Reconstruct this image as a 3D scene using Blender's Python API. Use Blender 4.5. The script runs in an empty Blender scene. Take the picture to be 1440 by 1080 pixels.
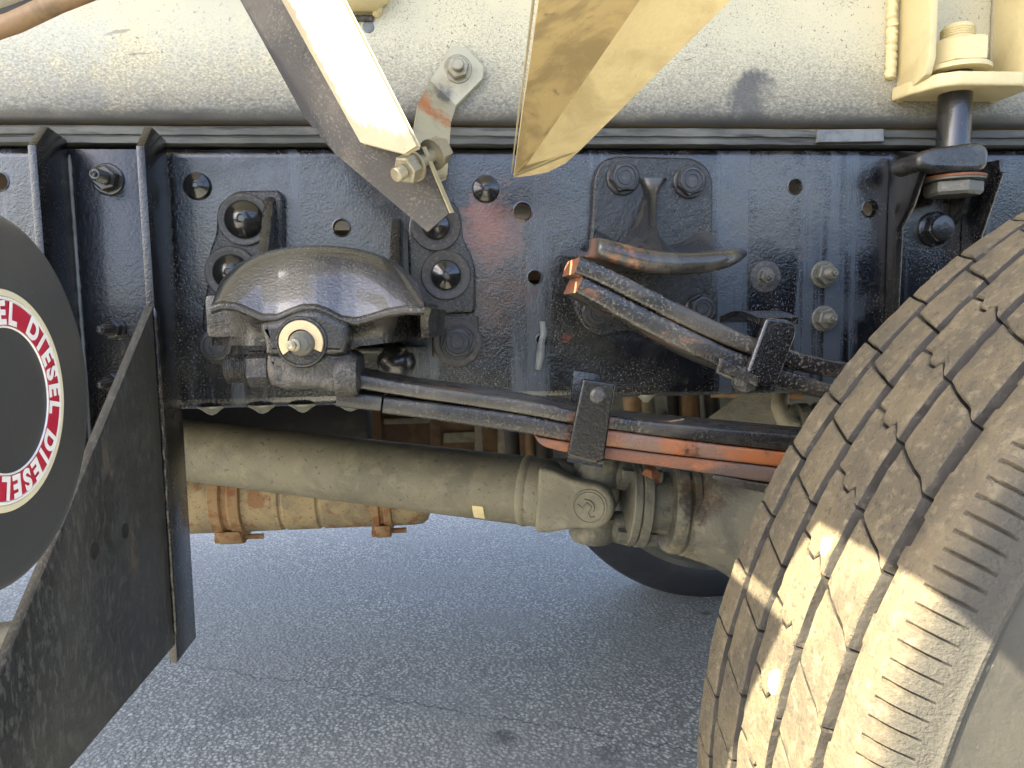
import bpy, bmesh, math, random
from mathutils import Vector, Matrix
random.seed(7)
R = math.radians
S = bpy.context.scene
C = S.collection
PI = math.pi

# ------------------------------------------------------------------ camera
CAM = Vector((0.0, -0.8375, 0.835))
F = 1050.0
def _axes(yaw, pitch, roll):
    cy, sy, cp, sp, cr, sr = math.cos(yaw), math.sin(yaw), math.cos(pitch), math.sin(pitch), math.cos(roll), math.sin(roll)
    fw = Vector((-sy*cp, cy*cp, sp)); rt = Vector((cy, sy, 0)); up = rt.cross(fw)
    return rt*cr+up*sr, -rt*sr+up*cr, fw
RT, UP, FW = _axes(-0.0875, -0.1012, -0.0159)
cd = bpy.data.cameras.new('camera'); cam = bpy.data.objects.new('camera', cd); C.objects.link(cam)
cd.sensor_width = 36.0; cd.lens = 36.0*F/1440.0; cd.clip_start = 0.01; cd.clip_end = 2000
m3 = Matrix((RT, UP, -FW)).transposed()
cam.matrix_world = Matrix.Translation(CAM) @ m3.to_4x4()
S.camera = cam

# ------------------------------------------------------------------ light
SUN = Vector((0.68, 0.22, -0.735)).normalized()          # direction in which the sunlight travels
w = bpy.data.worlds.new('World'); S.world = w; w.use_nodes = True
nt = w.node_tree; bg = nt.nodes['Background']
sky = nt.nodes.new('ShaderNodeTexSky'); sky.sky_type = 'NISHITA'; sky.sun_disc = False
sky.sun_elevation = math.asin(-SUN.z); sky.sun_rotation = math.atan2(-SUN.x, -SUN.y)
sky.air_density = 0.8; sky.dust_density = 4.0; sky.ozone_density = 1.2
nt.links.new(sky.outputs[0], bg.inputs[0]); bg.inputs[1].default_value = 0.11
sl = bpy.data.lights.new('sun', 'SUN'); sl.energy = 5.0; sl.angle = R(0.15); sl.color = (1.0, 0.86, 0.60)
so = bpy.data.objects.new('sun', sl); C.objects.link(so); so.rotation_euler = SUN.to_track_quat('-Z', 'Y').to_euler()
S.view_settings.view_transform = 'Standard'; S.view_settings.look = 'None'; S.view_settings.gamma = 1.0
S.view_settings.exposure = 3.05
S.cycles.max_bounces = 6; S.cycles.diffuse_bounces = 4; S.cycles.glossy_bounces = 3; S.cycles.transmission_bounces = 2

# ------------------------------------------------------------------ pixel of the photograph -> point in the place, at a known depth
def _dir(px, py): return RT*((px-720)/F) - UP*((py-540)/F) + FW
def P(px, py, Y=0.0):
    d = _dir(px, py); t = (Y-CAM.y)/d.y; return CAM+d*t
def PX(px, py, X):
    d = _dir(px, py); t = (X-CAM.x)/d.x; return CAM+d*t
def PZ(px, py, Z=0.0):
    d = _dir(px, py); t = (Z-CAM.z)/d.z; return CAM+d*t
def SC(Y): return (Y-CAM.y)/F*1.004          # metres per photo pixel at depth Y

# ------------------------------------------------------------------ materials
def socket(nt, x, y):
    nt.links.new(x, y)
class NB:
    def __init__(s, name):
        s.m = bpy.data.materials.new(name); s.m.use_nodes = True; s.t = s.m.node_tree
        s.b = s.t.nodes['Principled BSDF']; s.pos = s.t.nodes.new('ShaderNodeNewGeometry').outputs['Position']
    def n(s, k, **kw):
        o = s.t.nodes.new(k)
        for a, v in kw.items(): setattr(o, a, v)
        return o
    def l(s, a, b): s.t.links.new(a, b)
    def mapped(s, stretch=(1,1,1), off=(0,0,0)):
        m = s.n('ShaderNodeMapping'); s.l(s.pos, m.inputs[0]); m.inputs['Scale'].default_value = stretch; m.inputs['Location'].default_value = off
        return m.outputs[0]
    def noise(s, scale, detail=4, stretch=None, rough=.55, dist=0.0, off=(0,0,0)):
        o = s.n('ShaderNodeTexNoise'); o.inputs['Scale'].default_value = scale; o.inputs['Detail'].default_value = detail
        o.inputs['Roughness'].default_value = rough; o.inputs['Distortion'].default_value = dist
        s.l(s.mapped(stretch or (1,1,1), off), o.inputs['Vector']); return o.outputs[0]
    def voro(s, scale, feature='F1', out=0, stretch=None):
        o = s.n('ShaderNodeTexVoronoi'); o.feature = feature; o.inputs['Scale'].default_value = scale
        s.l(s.mapped(stretch or (1,1,1)), o.inputs['Vector']); return o.outputs[out]
    def ramp(s, x, lo, hi, a=0.0, b=1.0):
        o = s.n('ShaderNodeMapRange'); o.interpolation_type = 'SMOOTHSTEP'
        s.l(x, o.inputs[0]); o.inputs[1].default_value = lo; o.inputs[2].default_value = hi; o.inputs[3].default_value = a; o.inputs[4].default_value = b
        return o.outputs[0]
    def math(s, op, a, b=0.0):
        o = s.n('ShaderNodeMath', operation=op)
        for i, v in enumerate((a, b)):
            if isinstance(v, (int, float)): o.inputs[i].default_value = v
            else: s.l(v, o.inputs[i])
        return o.outputs[0]
    def mix(s, fac, a, b):
        o = s.n('ShaderNodeMix', data_type='RGBA')
        for i, v in ((0, fac), (6, a), (7, b)):
            if isinstance(v, (int, float)): o.inputs[i].default_value = v
            elif isinstance(v, tuple): o.inputs[i].default_value = (*v, 1)
            else: s.l(v, o.inputs[i])
        return o.outputs[2]
    def dist(s, c):
        o = s.n('ShaderNodeVectorMath', operation='DISTANCE'); s.l(s.pos, o.inputs[0]); o.inputs[1].default_value = c; return o.outputs['Value']

def MAT(name, base, rough=.5, metal=0.0, layers=(), bumps=(), stains=(), rvar=None, coat=0.0, spec=.5, zband=None):
    """layers: (colour, scale, lo, hi, stretch, opacity[, roughness]); bumps: (scale, height m, stretch); stains: (centre, radius, colour, opacity)"""
    n = NB(name); col = base; ro = rough
    for i, ly in enumerate(layers):
        c, sc, lo, hi, st, op = ly[:6]
        f = n.ramp(n.noise(sc, 6, st, .62, .3, (i*3.1, i*1.7, i*2.3)), lo, hi, 0.0, op)
        if sc >= 300: f = n.math('MULTIPLY', f, n.ramp(n.noise(11, 4, None, .6, .5, (5,1,2)), .40, .62))
        col = n.mix(f, col, c)
        if len(ly) > 6:
            r0 = n.n('ShaderNodeMix', data_type='FLOAT'); n.l(f, r0.inputs[0])
            if isinstance(ro, float): r0.inputs[2].default_value = ro
            else: n.l(ro, r0.inputs[2])
            r0.inputs[3].default_value = ly[6]; ro = r0.outputs[0]
    if stains:
        jit = n.noise(28, 5); jit2 = n.noise(160, 3, None, .6)
        for c, rad, sc, op in stains:
            d = n.math('ADD', n.dist(tuple(c)), n.math('MULTIPLY', n.math('SUBTRACT', n.math('ADD', jit, n.math('MULTIPLY', jit2, .5)), .75), rad*2.6))
            f = n.ramp(d, rad*.25, rad, op, 0.0)
            col = n.mix(f, col, sc)
    if zband:
        sx = n.n('ShaderNodeSeparateXYZ'); n.l(n.pos, sx.inputs[0])
        for z0_, z1_, c_, op_, sc_, amp_, *ax_ in zband:
            zz = n.math('ADD', sx.outputs[ax_[0] if ax_ else 2], n.math('MULTIPLY', n.math('SUBTRACT', n.noise(sc_, 5, (.6,1,1), .65), .5), amp_))
            col = n.mix(n.ramp(zz, z0_, z1_, op_, 0.0), col, c_)
    if isinstance(col, tuple): n.b.inputs['Base Color'].default_value = (*col, 1)
    else: n.l(col, n.b.inputs['Base Color'])
    if rvar:
        ro2 = n.ramp(n.noise(rvar[0], 5), .3, .7, -rvar[1], rvar[1]); ro = n.math('ADD', ro2, ro)
    if isinstance(ro, float): n.b.inputs['Roughness'].default_value = ro
    else: n.l(ro, n.b.inputs['Roughness'])
    n.b.inputs['Metallic'].default_value = metal
    n.b.inputs['Specular IOR Level'].default_value = spec
    if coat: n.b.inputs['Coat Weight'].default_value = coat; n.b.inputs['Coat Roughness'].default_value = .12
    last = None
    for b in bumps:
        o = n.n('ShaderNodeBump'); o.inputs['Strength'].default_value = 1.0; o.inputs['Distance'].default_value = b[1]
        n.l(n.noise(b[0], 4, b[2] if len(b) > 2 else None, .6), o.inputs['Height'])
        if last: n.l(last, o.inputs['Normal'])
        last = o.outputs[0]
    if last: n.l(last, n.b.inputs['Normal'])
    return n.m

BK = (0.010, 0.011, 0.014)
RUST = (0.30, 0.085, 0.025)
M = {}
M['rail'] = MAT('rail_paint', (0.0040,0.0045,0.0065), .13, spec=.8, layers=[
        ((0.020,0.019,0.0175), 6.5, .49, .62, (1,1,1.2), .85, .24),
        ((0.040,0.050,0.062), 12, .53, .62, (1.7,1,.08), .9, .34),
        ((0.040,0.036,0.031), 60, .59, .68, None, .55, .34),
        ((0.15,0.14,0.12), 430, .565, .63, None, .7, .5)],
    bumps=[(14, .0012), (80, .0004), (330, .0005)], coat=.35,
    stains=[(P(686,325),.055,(0.20,0.062,0.028),.85),(P(690,400),.060,(0.055,0.024,0.015),.7),(P(660,460),.04,(0.055,0.024,0.015),.6),(P(795,475),.010,(.25,.06,.025),.6),
            (P(1190,430),.035,(0.040,0.048,0.056),.75),(P(1195,330),.030,(0.040,0.048,0.056),.75),(P(760,300),.07,(0.032,0.028,0.025),.6),(P(1090,270),.09,(0.062,0.058,0.052),.75),(P(930,300),.05,(.05,.047,.042),.6),(P(340,240),.04,(.035,.04,.048),.7),(P(500,300),.06,(0.040,0.037,0.033),.7)])
M['railin'] = MAT('rail_inner_rusty', (0.06,0.045,0.03), .8, layers=[((.16,.09,.04), 16, .45, .65, None, .8)], bumps=[(120,.001)])
M['black'] = MAT('bracket_paint', (0.006,0.006,0.007), .15, layers=[
        ((0.022,0.021,0.018), 9, .50, .66, (1,1,.5), .7, .32),
        ((0.10,0.092,0.08), 500, .55, .63, None, .5, .5),
        ((0.20,0.075,0.03), 60, .70, .76, (1,1,.5), .7, .7)],
    bumps=[(60, .0005), (320, .0006)], coat=.3)
M['gusset'] = MAT('gusset_paint', (0.020,0.020,0.019), .38, layers=[
        ((0.055,0.054,0.047), 6, .42, .62, (1,1,.5), .8, .6),
        ((0.10,0.10,0.092), 260, .50, .62, (1,1,.35), .6, .7),
        ((0.14,0.11,0.07), 30, .60, .70, (1,1,.5), .55, .8),
        ((0.24,0.095,0.05), 70, .67, .70, (1,1,.45), .8, .8)],
    bumps=[(90, .0006), (600, .0004)])
M['cast'] = MAT('cast_iron_paint', (0.009,0.009,0.010), .17, layers=[
        ((0.022,0.020,0.018), 14, .48, .64, None, .7, .30),
        ((0.13,0.12,0.10), 420, .56, .63, None, .6, .5)],
    bumps=[(110, .0022), (260, .0018), (700, .0005)], coat=.3)
M['hoodpaint'] = MAT('hood_glossy_paint', (0.008,0.009,0.012), .14, spec=1.0, layers=[
        ((0.014,0.013,0.012), 30, .54, .66, None, .6, .28),
        ((0.10,0.10,0.10), 620, .56, .62, None, .45, .5)],
    bumps=[(30, .0006), (420, .0013)], coat=1.0)
M['castdust'] = MAT('cast_iron_dusty', (0.014,0.0135,0.0125), .24, layers=[
        ((0.050,0.046,0.040), 26, .44, .64, None, .7, .48),
        ((0.20,0.185,0.15), 480, .55, .63, None, .55, .6)],
    bumps=[(60, .0009), (420, .0009)], coat=.2)
M['pad'] = MAT('slipper_pad_paint', (0.020,0.020,0.020), .26, layers=[
        ((0.085,0.082,0.072), 16, .42, .66, None, .7, .4)],
    bumps=[(60, .0010), (360, .0005)], coat=.35, stains=[(P(858,352,-.17),.034,(0.26,0.10,0.035),.9),(P(835,345,-.12),.022,(0.22,0.085,0.03),.9),(P(905,372,-.15),.022,(0.24,0.10,0.04),.7)])
M['leaf'] = MAT('spring_steel_paint', (0.012,0.0115,0.0115), .24, layers=[
        ((0.060,0.053,0.042), 22, .40, .64, (.4,1,1), .75, .46),
        ((0.22,0.19,0.14), 300, .52, .62, None, .45, .6),
        ((0.24,0.085,0.035), 45, .60, .70, (.25,1,1), .55, .8)],
    bumps=[(110, .0009, (.3,1,1)), (460, .0006)], coat=.3)
M['leafrust'] = MAT('spring_steel_rusty', (0.25,0.082,0.024), .85, layers=[
        ((0.12,0.060,0.040), 26, .42, .60, (.3,1,1), .85),
        ((0.060,0.052,0.046), 14, .46, .60, (.35,1,1), .85, .6),
        ((0.33,0.14,0.045), 90, .58, .70, (.4,1,1), .7),
        ((0.16,0.14,0.12), 400, .56, .64, None, .5)],
    bumps=[(160, .0014, (.4,1,1)), (600, .0008)])
M['leaf2'] = MAT('spring_steel_half_rusty', (0.012,0.0115,0.0115), .26, layers=[
        ((0.060,0.053,0.042), 22, .42, .62, (.4,1,1), .75, .46),
        ((0.22,0.19,0.14), 300, .55, .63, None, .5, .6)],
    zband=[(-.62,-.07,(0.15,0.135,0.12),.0,30,.1,0)], bumps=[(110, .0009, (.3,1,1)), (460, .0006)], coat=.1,
    stains=[(P(px_, 600+(px_-800)*.16, -.19), .075, (0.24,0.085,0.032), .9) for px_ in (880,930,985,1040,1100,1160)]+[(P(px_, 612+(px_-800)*.14, -.2), .03, (0.10,0.085,0.07), .7) for px_ in (905,990)])
M['rust'] = MAT('orange_rust', (0.20,0.080,0.040), .9, layers=[((0.20,0.075,0.035), 90, .4, .65, None, .8)], bumps=[(300,.0008)])
M['panel'] = MAT('body_cream_paint', (0.60,0.55,0.38), .45, layers=[
        ((0.48,0.46,0.35), 5, .42, .62, None, .6),
        ((0.25,0.235,0.18), 520, .51, .59, None, .55),
        ((0.09,0.08,0.065), 230, .615, .65, None, .75),
        ((0.13,0.11,0.09), 60, .67, .69, (.25,1,1), .6)],
    zband=[(1.045,1.14,(0.14,0.13,0.105),.75,560,.20),(1.036,1.050,(0.045,0.047,0.053),.85,16,.040),(1.038,1.070,(0.055,0.055,0.055),.7,420,.09),(1.034,1.0365,(0.18,0.12,0.05),.8,60,.003)],
    bumps=[(900, .00025)], stains=[(P(1050,140),.034,(0.045,0.045,0.055),.95),(P(1040,165),.030,(0.045,0.045,0.055),.9),(P(118,140),.03,(0.20,0.19,0.17),.6),(P(230,150),.02,(0.2,0.19,0.17),.5),(P(610,190),.03,(.10,.11,.13),.5),(P(300,40),.10,(.42,.43,.38),.5),(P(60,60),.10,(.42,.44,.42),.6)])
M['cream'] = MAT('cream_paint', (0.66,0.56,0.31), .5, layers=[
        ((0.46,0.36,0.18), 14, .48, .72, None, .6),
        ((0.30,0.22,0.12), 200, .64, .74, None, .6)], bumps=[(200, .0004), (800,.0002)])
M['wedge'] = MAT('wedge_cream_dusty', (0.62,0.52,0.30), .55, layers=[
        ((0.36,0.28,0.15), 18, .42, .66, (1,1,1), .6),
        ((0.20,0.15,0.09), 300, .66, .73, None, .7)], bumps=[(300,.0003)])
M['wedgein'] = MAT('wedge_inside_dusty_shaded', (0.44,0.34,0.17), .6, layers=[  # dirt, plus painted-in shade of the face that turns down
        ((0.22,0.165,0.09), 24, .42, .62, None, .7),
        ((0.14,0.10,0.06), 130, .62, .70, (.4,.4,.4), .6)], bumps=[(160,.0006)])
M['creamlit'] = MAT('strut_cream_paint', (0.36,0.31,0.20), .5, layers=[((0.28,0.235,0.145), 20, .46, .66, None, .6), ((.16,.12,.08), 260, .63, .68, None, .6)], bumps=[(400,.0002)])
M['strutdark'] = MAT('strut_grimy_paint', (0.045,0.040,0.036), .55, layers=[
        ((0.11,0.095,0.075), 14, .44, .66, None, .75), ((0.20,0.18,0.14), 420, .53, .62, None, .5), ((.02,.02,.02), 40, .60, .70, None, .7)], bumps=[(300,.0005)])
M['zinc'] = MAT('galvanised_bolt', (0.33,0.30,0.22), .42, .6, layers=[((0.20,0.16,0.09), 90, .45, .68, None, .6), ((.45,.43,.36), 200, .55, .7, None, .5)], bumps=[(400,.0004)])
M['link'] = MAT('link_zinc_plate', (0.42,0.39,0.28), .45, .25, layers=[((0.30,0.25,0.15), 25, .44, .66, None, .6)], bumps=[(500,.0003)],
    stains=[(P(594,150,-.03),.020,(0.42,0.16,0.06),.95),(P(608,166,-.04),.020,(0.42,0.16,0.06),.95),(P(622,185,-.045),.018,(0.42,0.16,0.06),.9),(P(622,138,-.012),.020,(.09,.09,.085),.85)])
M['rubber'] = MAT('rubber_strip', (0.060,0.062,0.058), .6, layers=[((0.16,0.16,0.14), 26, .42, .66, (.3,1,1), .7), ((.02,.02,.02), 90, .56, .66, (.12,1,1), .8)], bumps=[(140,.0015,(.2,1,1))])
M['shim'] = MAT('shim_grey', (0.17,0.18,0.18), .45, layers=[((.08,.085,.09), 40, .45, .65, None, .7)], bumps=[(300,.0005)])
M['bolt'] = MAT('bolt_black', (0.014,0.014,0.015), .16, layers=[((0.07,0.068,0.06), 120, .56, .72, None, .6, .4)], bumps=[(500,.0004)], coat=.5)
M['bolthead'] = MAT('bolt_head_grey', (0.045,0.045,0.047), .28, .3, layers=[((0.12,0.11,0.10), 160, .5, .7, None, .6, .5)], bumps=[(500,.0004)])
M['washer'] = MAT('washer_dusty', (0.040,0.036,0.033), .38, layers=[((0.13,0.11,0.095), 240, .5, .66, None, .6, .6)], bumps=[(400,.0005)])
M['olive'] = MAT('nut_dusty_olive', (0.085,0.083,0.066), .45, layers=[((0.16,0.155,0.12), 180, .5, .7, None, .6)], bumps=[(400,.0005)])
M['cone'] = MAT('cone_black_paint', (0.012,0.012,0.012), .18, bumps=[(200,.0004)], coat=.6)  # plain glossy black of the rivet ends
M['brass'] = MAT('worn_brass_washer', (0.62,0.47,0.27), .45, .3, layers=[((.5,.3,.15), 120, .5, .7, None, .5)])
M['grease'] = MAT('old_grease', (0.035,0.033,0.030), .35, layers=[((0.11,0.10,0.085), 60, .45, .65, None, .7, .6)], bumps=[(120,.0040),(380,.0014)])
M['greaseclear'] = MAT('grease_drip', (0.16,0.15,0.11), .25, bumps=[(100,.001)], coat=.4)
M['shaft'] = MAT('shaft_dusty_paint', (0.215,0.195,0.135), .62, layers=[
        ((0.135,0.125,0.09), 9, .42, .62, None, .7), ((0.29,0.26,0.175), 34, .5, .66, None, .5), ((0.07,0.07,0.05), 120, .60, .67, None, .7), ((.10,.10,.075), 420, .54, .63, None, .5)],
    bumps=[(200,.0006)], stains=[(P(565,635,.39),.012,(.02,.02,.015),.95),(P(647,645,.36),.012,(.02,.02,.015),.95),(P(742,672,.33),.010,(.02,.02,.015),.9)])
M['axle'] = MAT('axle_dusty_grey', (0.15,0.143,0.107), .6, layers=[
        ((0.07,0.068,0.057), 12, .44, .60, None, .8), ((0.24,0.21,0.14), 34, .54, .66, None, .6), ((0.03,0.025,0.02), 22, .66, .74, None, .8, .3)], bumps=[(90,.002),(300,.0008)],
    stains=[(P(985,690,.22),.045,(0.09,0.05,0.018),.8),(P(968,715,.22),.035,(0.022,0.018,0.012),.85),(P(1050,780,.25),.07,(0.03,0.03,0.027),.8),(P(1010,660,.22),.05,(0.05,0.05,0.042),.7),(P(960,790,.25),.05,(0.30,0.25,0.15),.6)])
M['muffler'] = MAT('rusty_silencer', (0.40,0.30,0.15), .7, layers=[((0.22,0.18,0.11), 16, .42, .60, None, .7), ((0.26,0.11,0.04), 24, .52, .62, None, .8), ((.10,.06,.03), 130, .58, .66, None, .7)], bumps=[(200,.001)])
M['clamp'] = MAT('rusty_clamp', (0.32,0.20,0.09), .75, layers=[((0.24,0.09,0.03), 40, .45, .62, None, .85), ((.42,.34,.2), 60, .62, .74, None, .5)], bumps=[(200,.0012)])
M['boxbrown'] = MAT('underbody_brown', (0.17,0.10,0.045), .75, layers=[((0.09,0.055,0.03), 14, .42, .62, None, .8), ((.25,.17,.09), 40, .58, .74, None, .5)], bumps=[(120,.001)])
M['dark'] = MAT('underbody_black', (0.015,0.013,0.011), .7, layers=[((.05,.035,.022), 20, .5, .7, None, .7)])
M['beige'] = MAT('dusty_beige_hose', (0.24,0.215,0.15), .7, layers=[((.14,.12,.085), 40, .45, .66, None, .7)], bumps=[(200,.001)])
M['wood'] = MAT('brown_bar', (0.24,0.15,0.08), .6, layers=[((.12,.08,.045), 30, .45, .65, None, .7)], bumps=[(200,.0006)])
M['cap'] = MAT('tank_end_grey_plastic', (0.042,0.042,0.042), .42, layers=[((0.065,0.064,0.060), 8, .42, .66, None, .6, .5), ((.15,.15,.14), 700, .62, .67, None, .5)], bumps=[(500,.0001)])
M['red'] = MAT('sticker_red', (0.40,0.012,0.035), .45, layers=[((.5,.05,.07), 60, .5, .7, None, .4)])
M['white'] = MAT('sticker_white', (0.74,0.72,0.68), .5, layers=[((.5,.46,.42), 160, .60, .72, None, .5)])
M['gold'] = MAT('sticker_gold', (0.62,0.56,0.38), .5)
M['tread'] = MAT('tread_rubber_dusty', (0.088,0.072,0.044), .85, layers=[
        ((0.050,0.043,0.030), 20, .40, .62, None, .8), ((0.13,0.110,0.072), 130, .50, .68, None, .7), ((0.030,0.027,0.024), 240, .57, .64, None, .7)], bumps=[(90,.0022),(420,.0012)])
M['side'] = MAT('sidewall_rubber', (0.022,0.022,0.020), .5, layers=[((0.040,0.038,0.031), 12, .44, .66, None, .7, .7), ((.10,.095,.075), 90, .64, .68, (1,1,1), .6), ((.04,.04,.04), 90, .6, .7, None, .5)], bumps=[(200,.0006)])
M['shoulder'] = MAT('shoulder_rubber_dusty', (0.090,0.074,0.046), .85, layers=[
        ((0.052,0.045,0.032), 20, .40, .62, None, .8), ((0.135,0.114,0.076), 130, .50, .66, None, .7), ((0.04,0.034,0.030), 240, .58, .65, None, .7)], bumps=[(90,.0016),(420,.0012)],
    zband=[(-.5020,-.4900,(0.028,0.028,0.025),.95,45,.010,1)])
M['groove'] = MAT('shaded_groove_rubber', (0.022,0.020,0.017), .8, layers=[((0.09,0.077,0.055), 120, .56, .70, None, .6)], bumps=[(200,.001)])  # cleaner rubber, darkened further to paint in the shade of the grooves
M['stone'] = MAT('white_pebble', (0.50,0.48,0.44), .5, bumps=[(200,.0008)])
M['fartyre'] = MAT('far_tyre_rubber', (0.030,0.032,0.038), .5, layers=[((.06,.06,.06), 12, .45, .66, None, .6)])
M['fardrum'] = MAT('far_drum_grey', (0.13,0.13,0.11), .6, layers=[((.07,.07,.065), 14, .42, .62, None, .7)], bumps=[(90,.002)])

def asphalt():
    n = NB('asphalt')
    v = n.voro(135, 'F1', 1); vd = n.voro(135, 'F1', 0)
    sep = n.n('ShaderNodeSeparateColor'); n.l(v, sep.inputs[0])
    stone = n.mix(n.ramp(sep.outputs[0], 0, 1), (0.150,0.158,0.152), (0.46,0.48,0.455))
    stone = n.mix(n.ramp(sep.outputs[1], .82, .95, 0, .7), stone, (0.58,0.59,0.57))
    stone = n.mix(n.ramp(sep.outputs[2], .9, 1, 0, .6), stone, (0.32,0.26,0.19))
    col = n.mix(n.ramp(vd, .34, .60), stone, (0.130,0.135,0.130))
    col = n.mix(n.ramp(n.noise(420, 3), .44, .64, 0, .45), col, (0.40,0.42,0.40))
    col = n.mix(n.ramp(n.noise(2.6, 6, None, .65), .40, .62, 0, .6), col, (0.22,0.23,0.22))
    fl = n.voro(34, 'F1', 0); fr_ = n.n('ShaderNodeSeparateColor'); n.l(n.voro(34, 'F1', 1), fr_.inputs[0])
    pale = n.math('MULTIPLY', n.ramp(fl, .13, .20, .8, 0), n.ramp(fr_.outputs[0], .78, .84))
    col = n.mix(pale, col, (0.48,0.50,0.47))
    # crack wandering across the lane
    sx = n.n('ShaderNodeSeparateXYZ'); n.l(n.pos, sx.inputs[0])
    a, b = PZ(560,985), PZ(950,1052)
    k = (b.y-a.y)/(b.x-a.x)
    wob = n.math('MULTIPLY', n.math('SUBTRACT', n.noise(7, 6, (1,.0,0), .7), .5), .16)
    ln = n.math('ADD', n.math('MULTIPLY', sx.outputs[0], k), a.y-k*a.x)
    dd = n.math('ABSOLUTE', n.math('SUBTRACT', n.math('SUBTRACT', sx.outputs[1], ln), wob))
    crack = n.ramp(dd, .0008, .0035, .75, 0)
    crack = n.math('MULTIPLY', crack, n.ramp(n.noise(14, 3), .36, .48))
    col = n.mix(crack, col, (0.03,0.03,0.032))
    jit = n.math('MULTIPLY', n.math('SUBTRACT', n.noise(30, 4), .5), .10)
    for px, py, rad, op in ((707,1037,.032,.75),(860,1062,.035,.45),(995,863,.012,.8),(760,930,.05,.2),(330,1000,.06,.25)):
        f = n.ramp(n.math('ADD', n.dist(tuple(PZ(px,py))), jit), rad*.3, rad*1.2, op, 0)
        col = n.mix(f, col, (0.045,0.046,0.05))
    n.l(col, n.b.inputs['Base Color'])
    n.b.inputs['Roughness'].default_value = .62
    b1 = n.n('ShaderNodeBump'); b1.inputs['Distance'].default_value = .0020; n.l(n.math('SUBTRACT', 1.0, vd), b1.inputs['Height'])
    b2 = n.n('ShaderNodeBump'); b2.inputs['Distance'].default_value = .0010; n.l(n.noise(330, 4), b2.inputs['Height']); n.l(b1.outputs[0], b2.inputs['Normal'])
    n.l(b2.outputs[0], n.b.inputs['Normal'])
    return n.m
M['asphalt'] = asphalt()

# ------------------------------------------------------------------ mesh helpers
def link(o, parent=None):
    C.objects.link(o)
    if parent: o.parent = parent
    return o
def tag(o, label=None, cat=None, group=None, kind=None):
    if label: o['label'] = label
    if cat: o['category'] = cat
    if group: o['group'] = group
    if kind: o['kind'] = kind
    return o
def thing(name, label, cat, group=None):
    return tag(link(bpy.data.objects.new(name, None)), label, cat, group)
def finish(name, me, mat, parent=None, ang=35):
    me.materials.clear(); me.materials.append(M[mat] if isinstance(mat, str) else mat)
    me.polygons.foreach_set('use_smooth', [True]*len(me.polygons)); me.set_sharp_from_angle(angle=R(ang))
    return link(bpy.data.objects.new(name, me), parent)
def from_bm(name, bm, mat, parent=None, ang=35, recalc=True):
    if recalc: bmesh.ops.recalc_face_normals(bm, faces=bm.faces)
    me = bpy.data.meshes.new(name); bm.to_mesh(me); bm.free()
    return finish(name, me, mat, parent, ang)
def pyd(name, vs, fs, mat, parent=None, ang=35):
    bm = bmesh.new(); bv = [bm.verts.new(v) for v in vs]
    for f in fs:
        try: bm.faces.new([bv[i] for i in f])
        except ValueError: pass
    return from_bm(name, bm, mat, parent, ang)

def rounded(pts, r, n=4):
    """round the corners of a closed 2-D polygon; r a number or a list"""
    out = []; N = len(pts)
    for i, p in enumerate(pts):
        p = Vector(p[:2]); a = Vector(pts[i-1][:2]); b = Vector(pts[(i+1) % N][:2])
        rr = r[i] if isinstance(r, (list, tuple)) else r
        da, db = (a-p), (b-p)
        rr = min(rr, da.length*.45, db.length*.45)
        if rr < 1e-5: out.append(p); continue
        q0 = p+da.normalized()*rr; q1 = p+db.normalized()*rr
        for k in range(n+1):
            t = k/n; out.append(q0*(1-t)**2+p*2*t*(1-t)+q1*t*t)
    return out
def plate(name, pts, Y, th, mat, parent=None, holes=(), bev=.0015, r=0, px=True, ang=35, bres=2):
    """flat plate parallel to the rail: outline in photo pixels at depth Y (front face), thickness th going back, holes (px,py,r_m)"""
    if px: pts = rounded(pts, r)
    q = [P(p[0], p[1], Y) for p in pts] if px else [Vector((p[0], Y, p[1])) for p in pts]
    cu = bpy.data.curves.new(name, 'CURVE'); cu.dimensions = '2D'; cu.fill_mode = 'BOTH'
    cu.extrude = max(th/2-bev, 1e-4); cu.bevel_depth = bev; cu.bevel_resolution = bres; cu.offset = -bev
    def sp(pp):
        s = cu.splines.new('POLY'); s.points.add(len(pp)-1); s.use_cyclic_u = True
        for k, (x, z) in enumerate(pp): s.points[k].co = (x, z, 0, 1)
    area = sum(a.x*b.z-b.x*a.z for a, b in zip(q, q[1:]+q[:1]))
    if area < 0: q.reverse()
    sp([(v.x, v.z) for v in q])
    for h in holes:
        c = P(h[0], h[1], Y)
        sp([(c.x+h[2]*math.cos(-t*2*PI/24), c.z+h[2]*(h[3] if len(h) > 3 else 1)*math.sin(-t*2*PI/24)) for t in range(24)])
    tmp = bpy.data.objects.new('tmp', cu); C.objects.link(tmp)
    bpy.context.view_layer.update()
    dg = bpy.context.evaluated_depsgraph_get()
    me = bpy.data.meshes.new_from_object(tmp.evaluated_get(dg)); me.name = name
    bpy.data.objects.remove(tmp); bpy.data.curves.remove(cu)
    me.transform(Matrix.Translation((0, Y+th/2, 0)) @ Matrix.Rotation(R(90), 4, 'X'))
    return finish(name, me, mat, parent, ang)
def frame_of(axis):
    z = Vector(axis).normalized(); x = z.orthogonal().normalized()
    if abs(z.z) < .9: x = Vector((0,0,1)).cross(z).normalized()
    return x, z.cross(x), z
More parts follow.
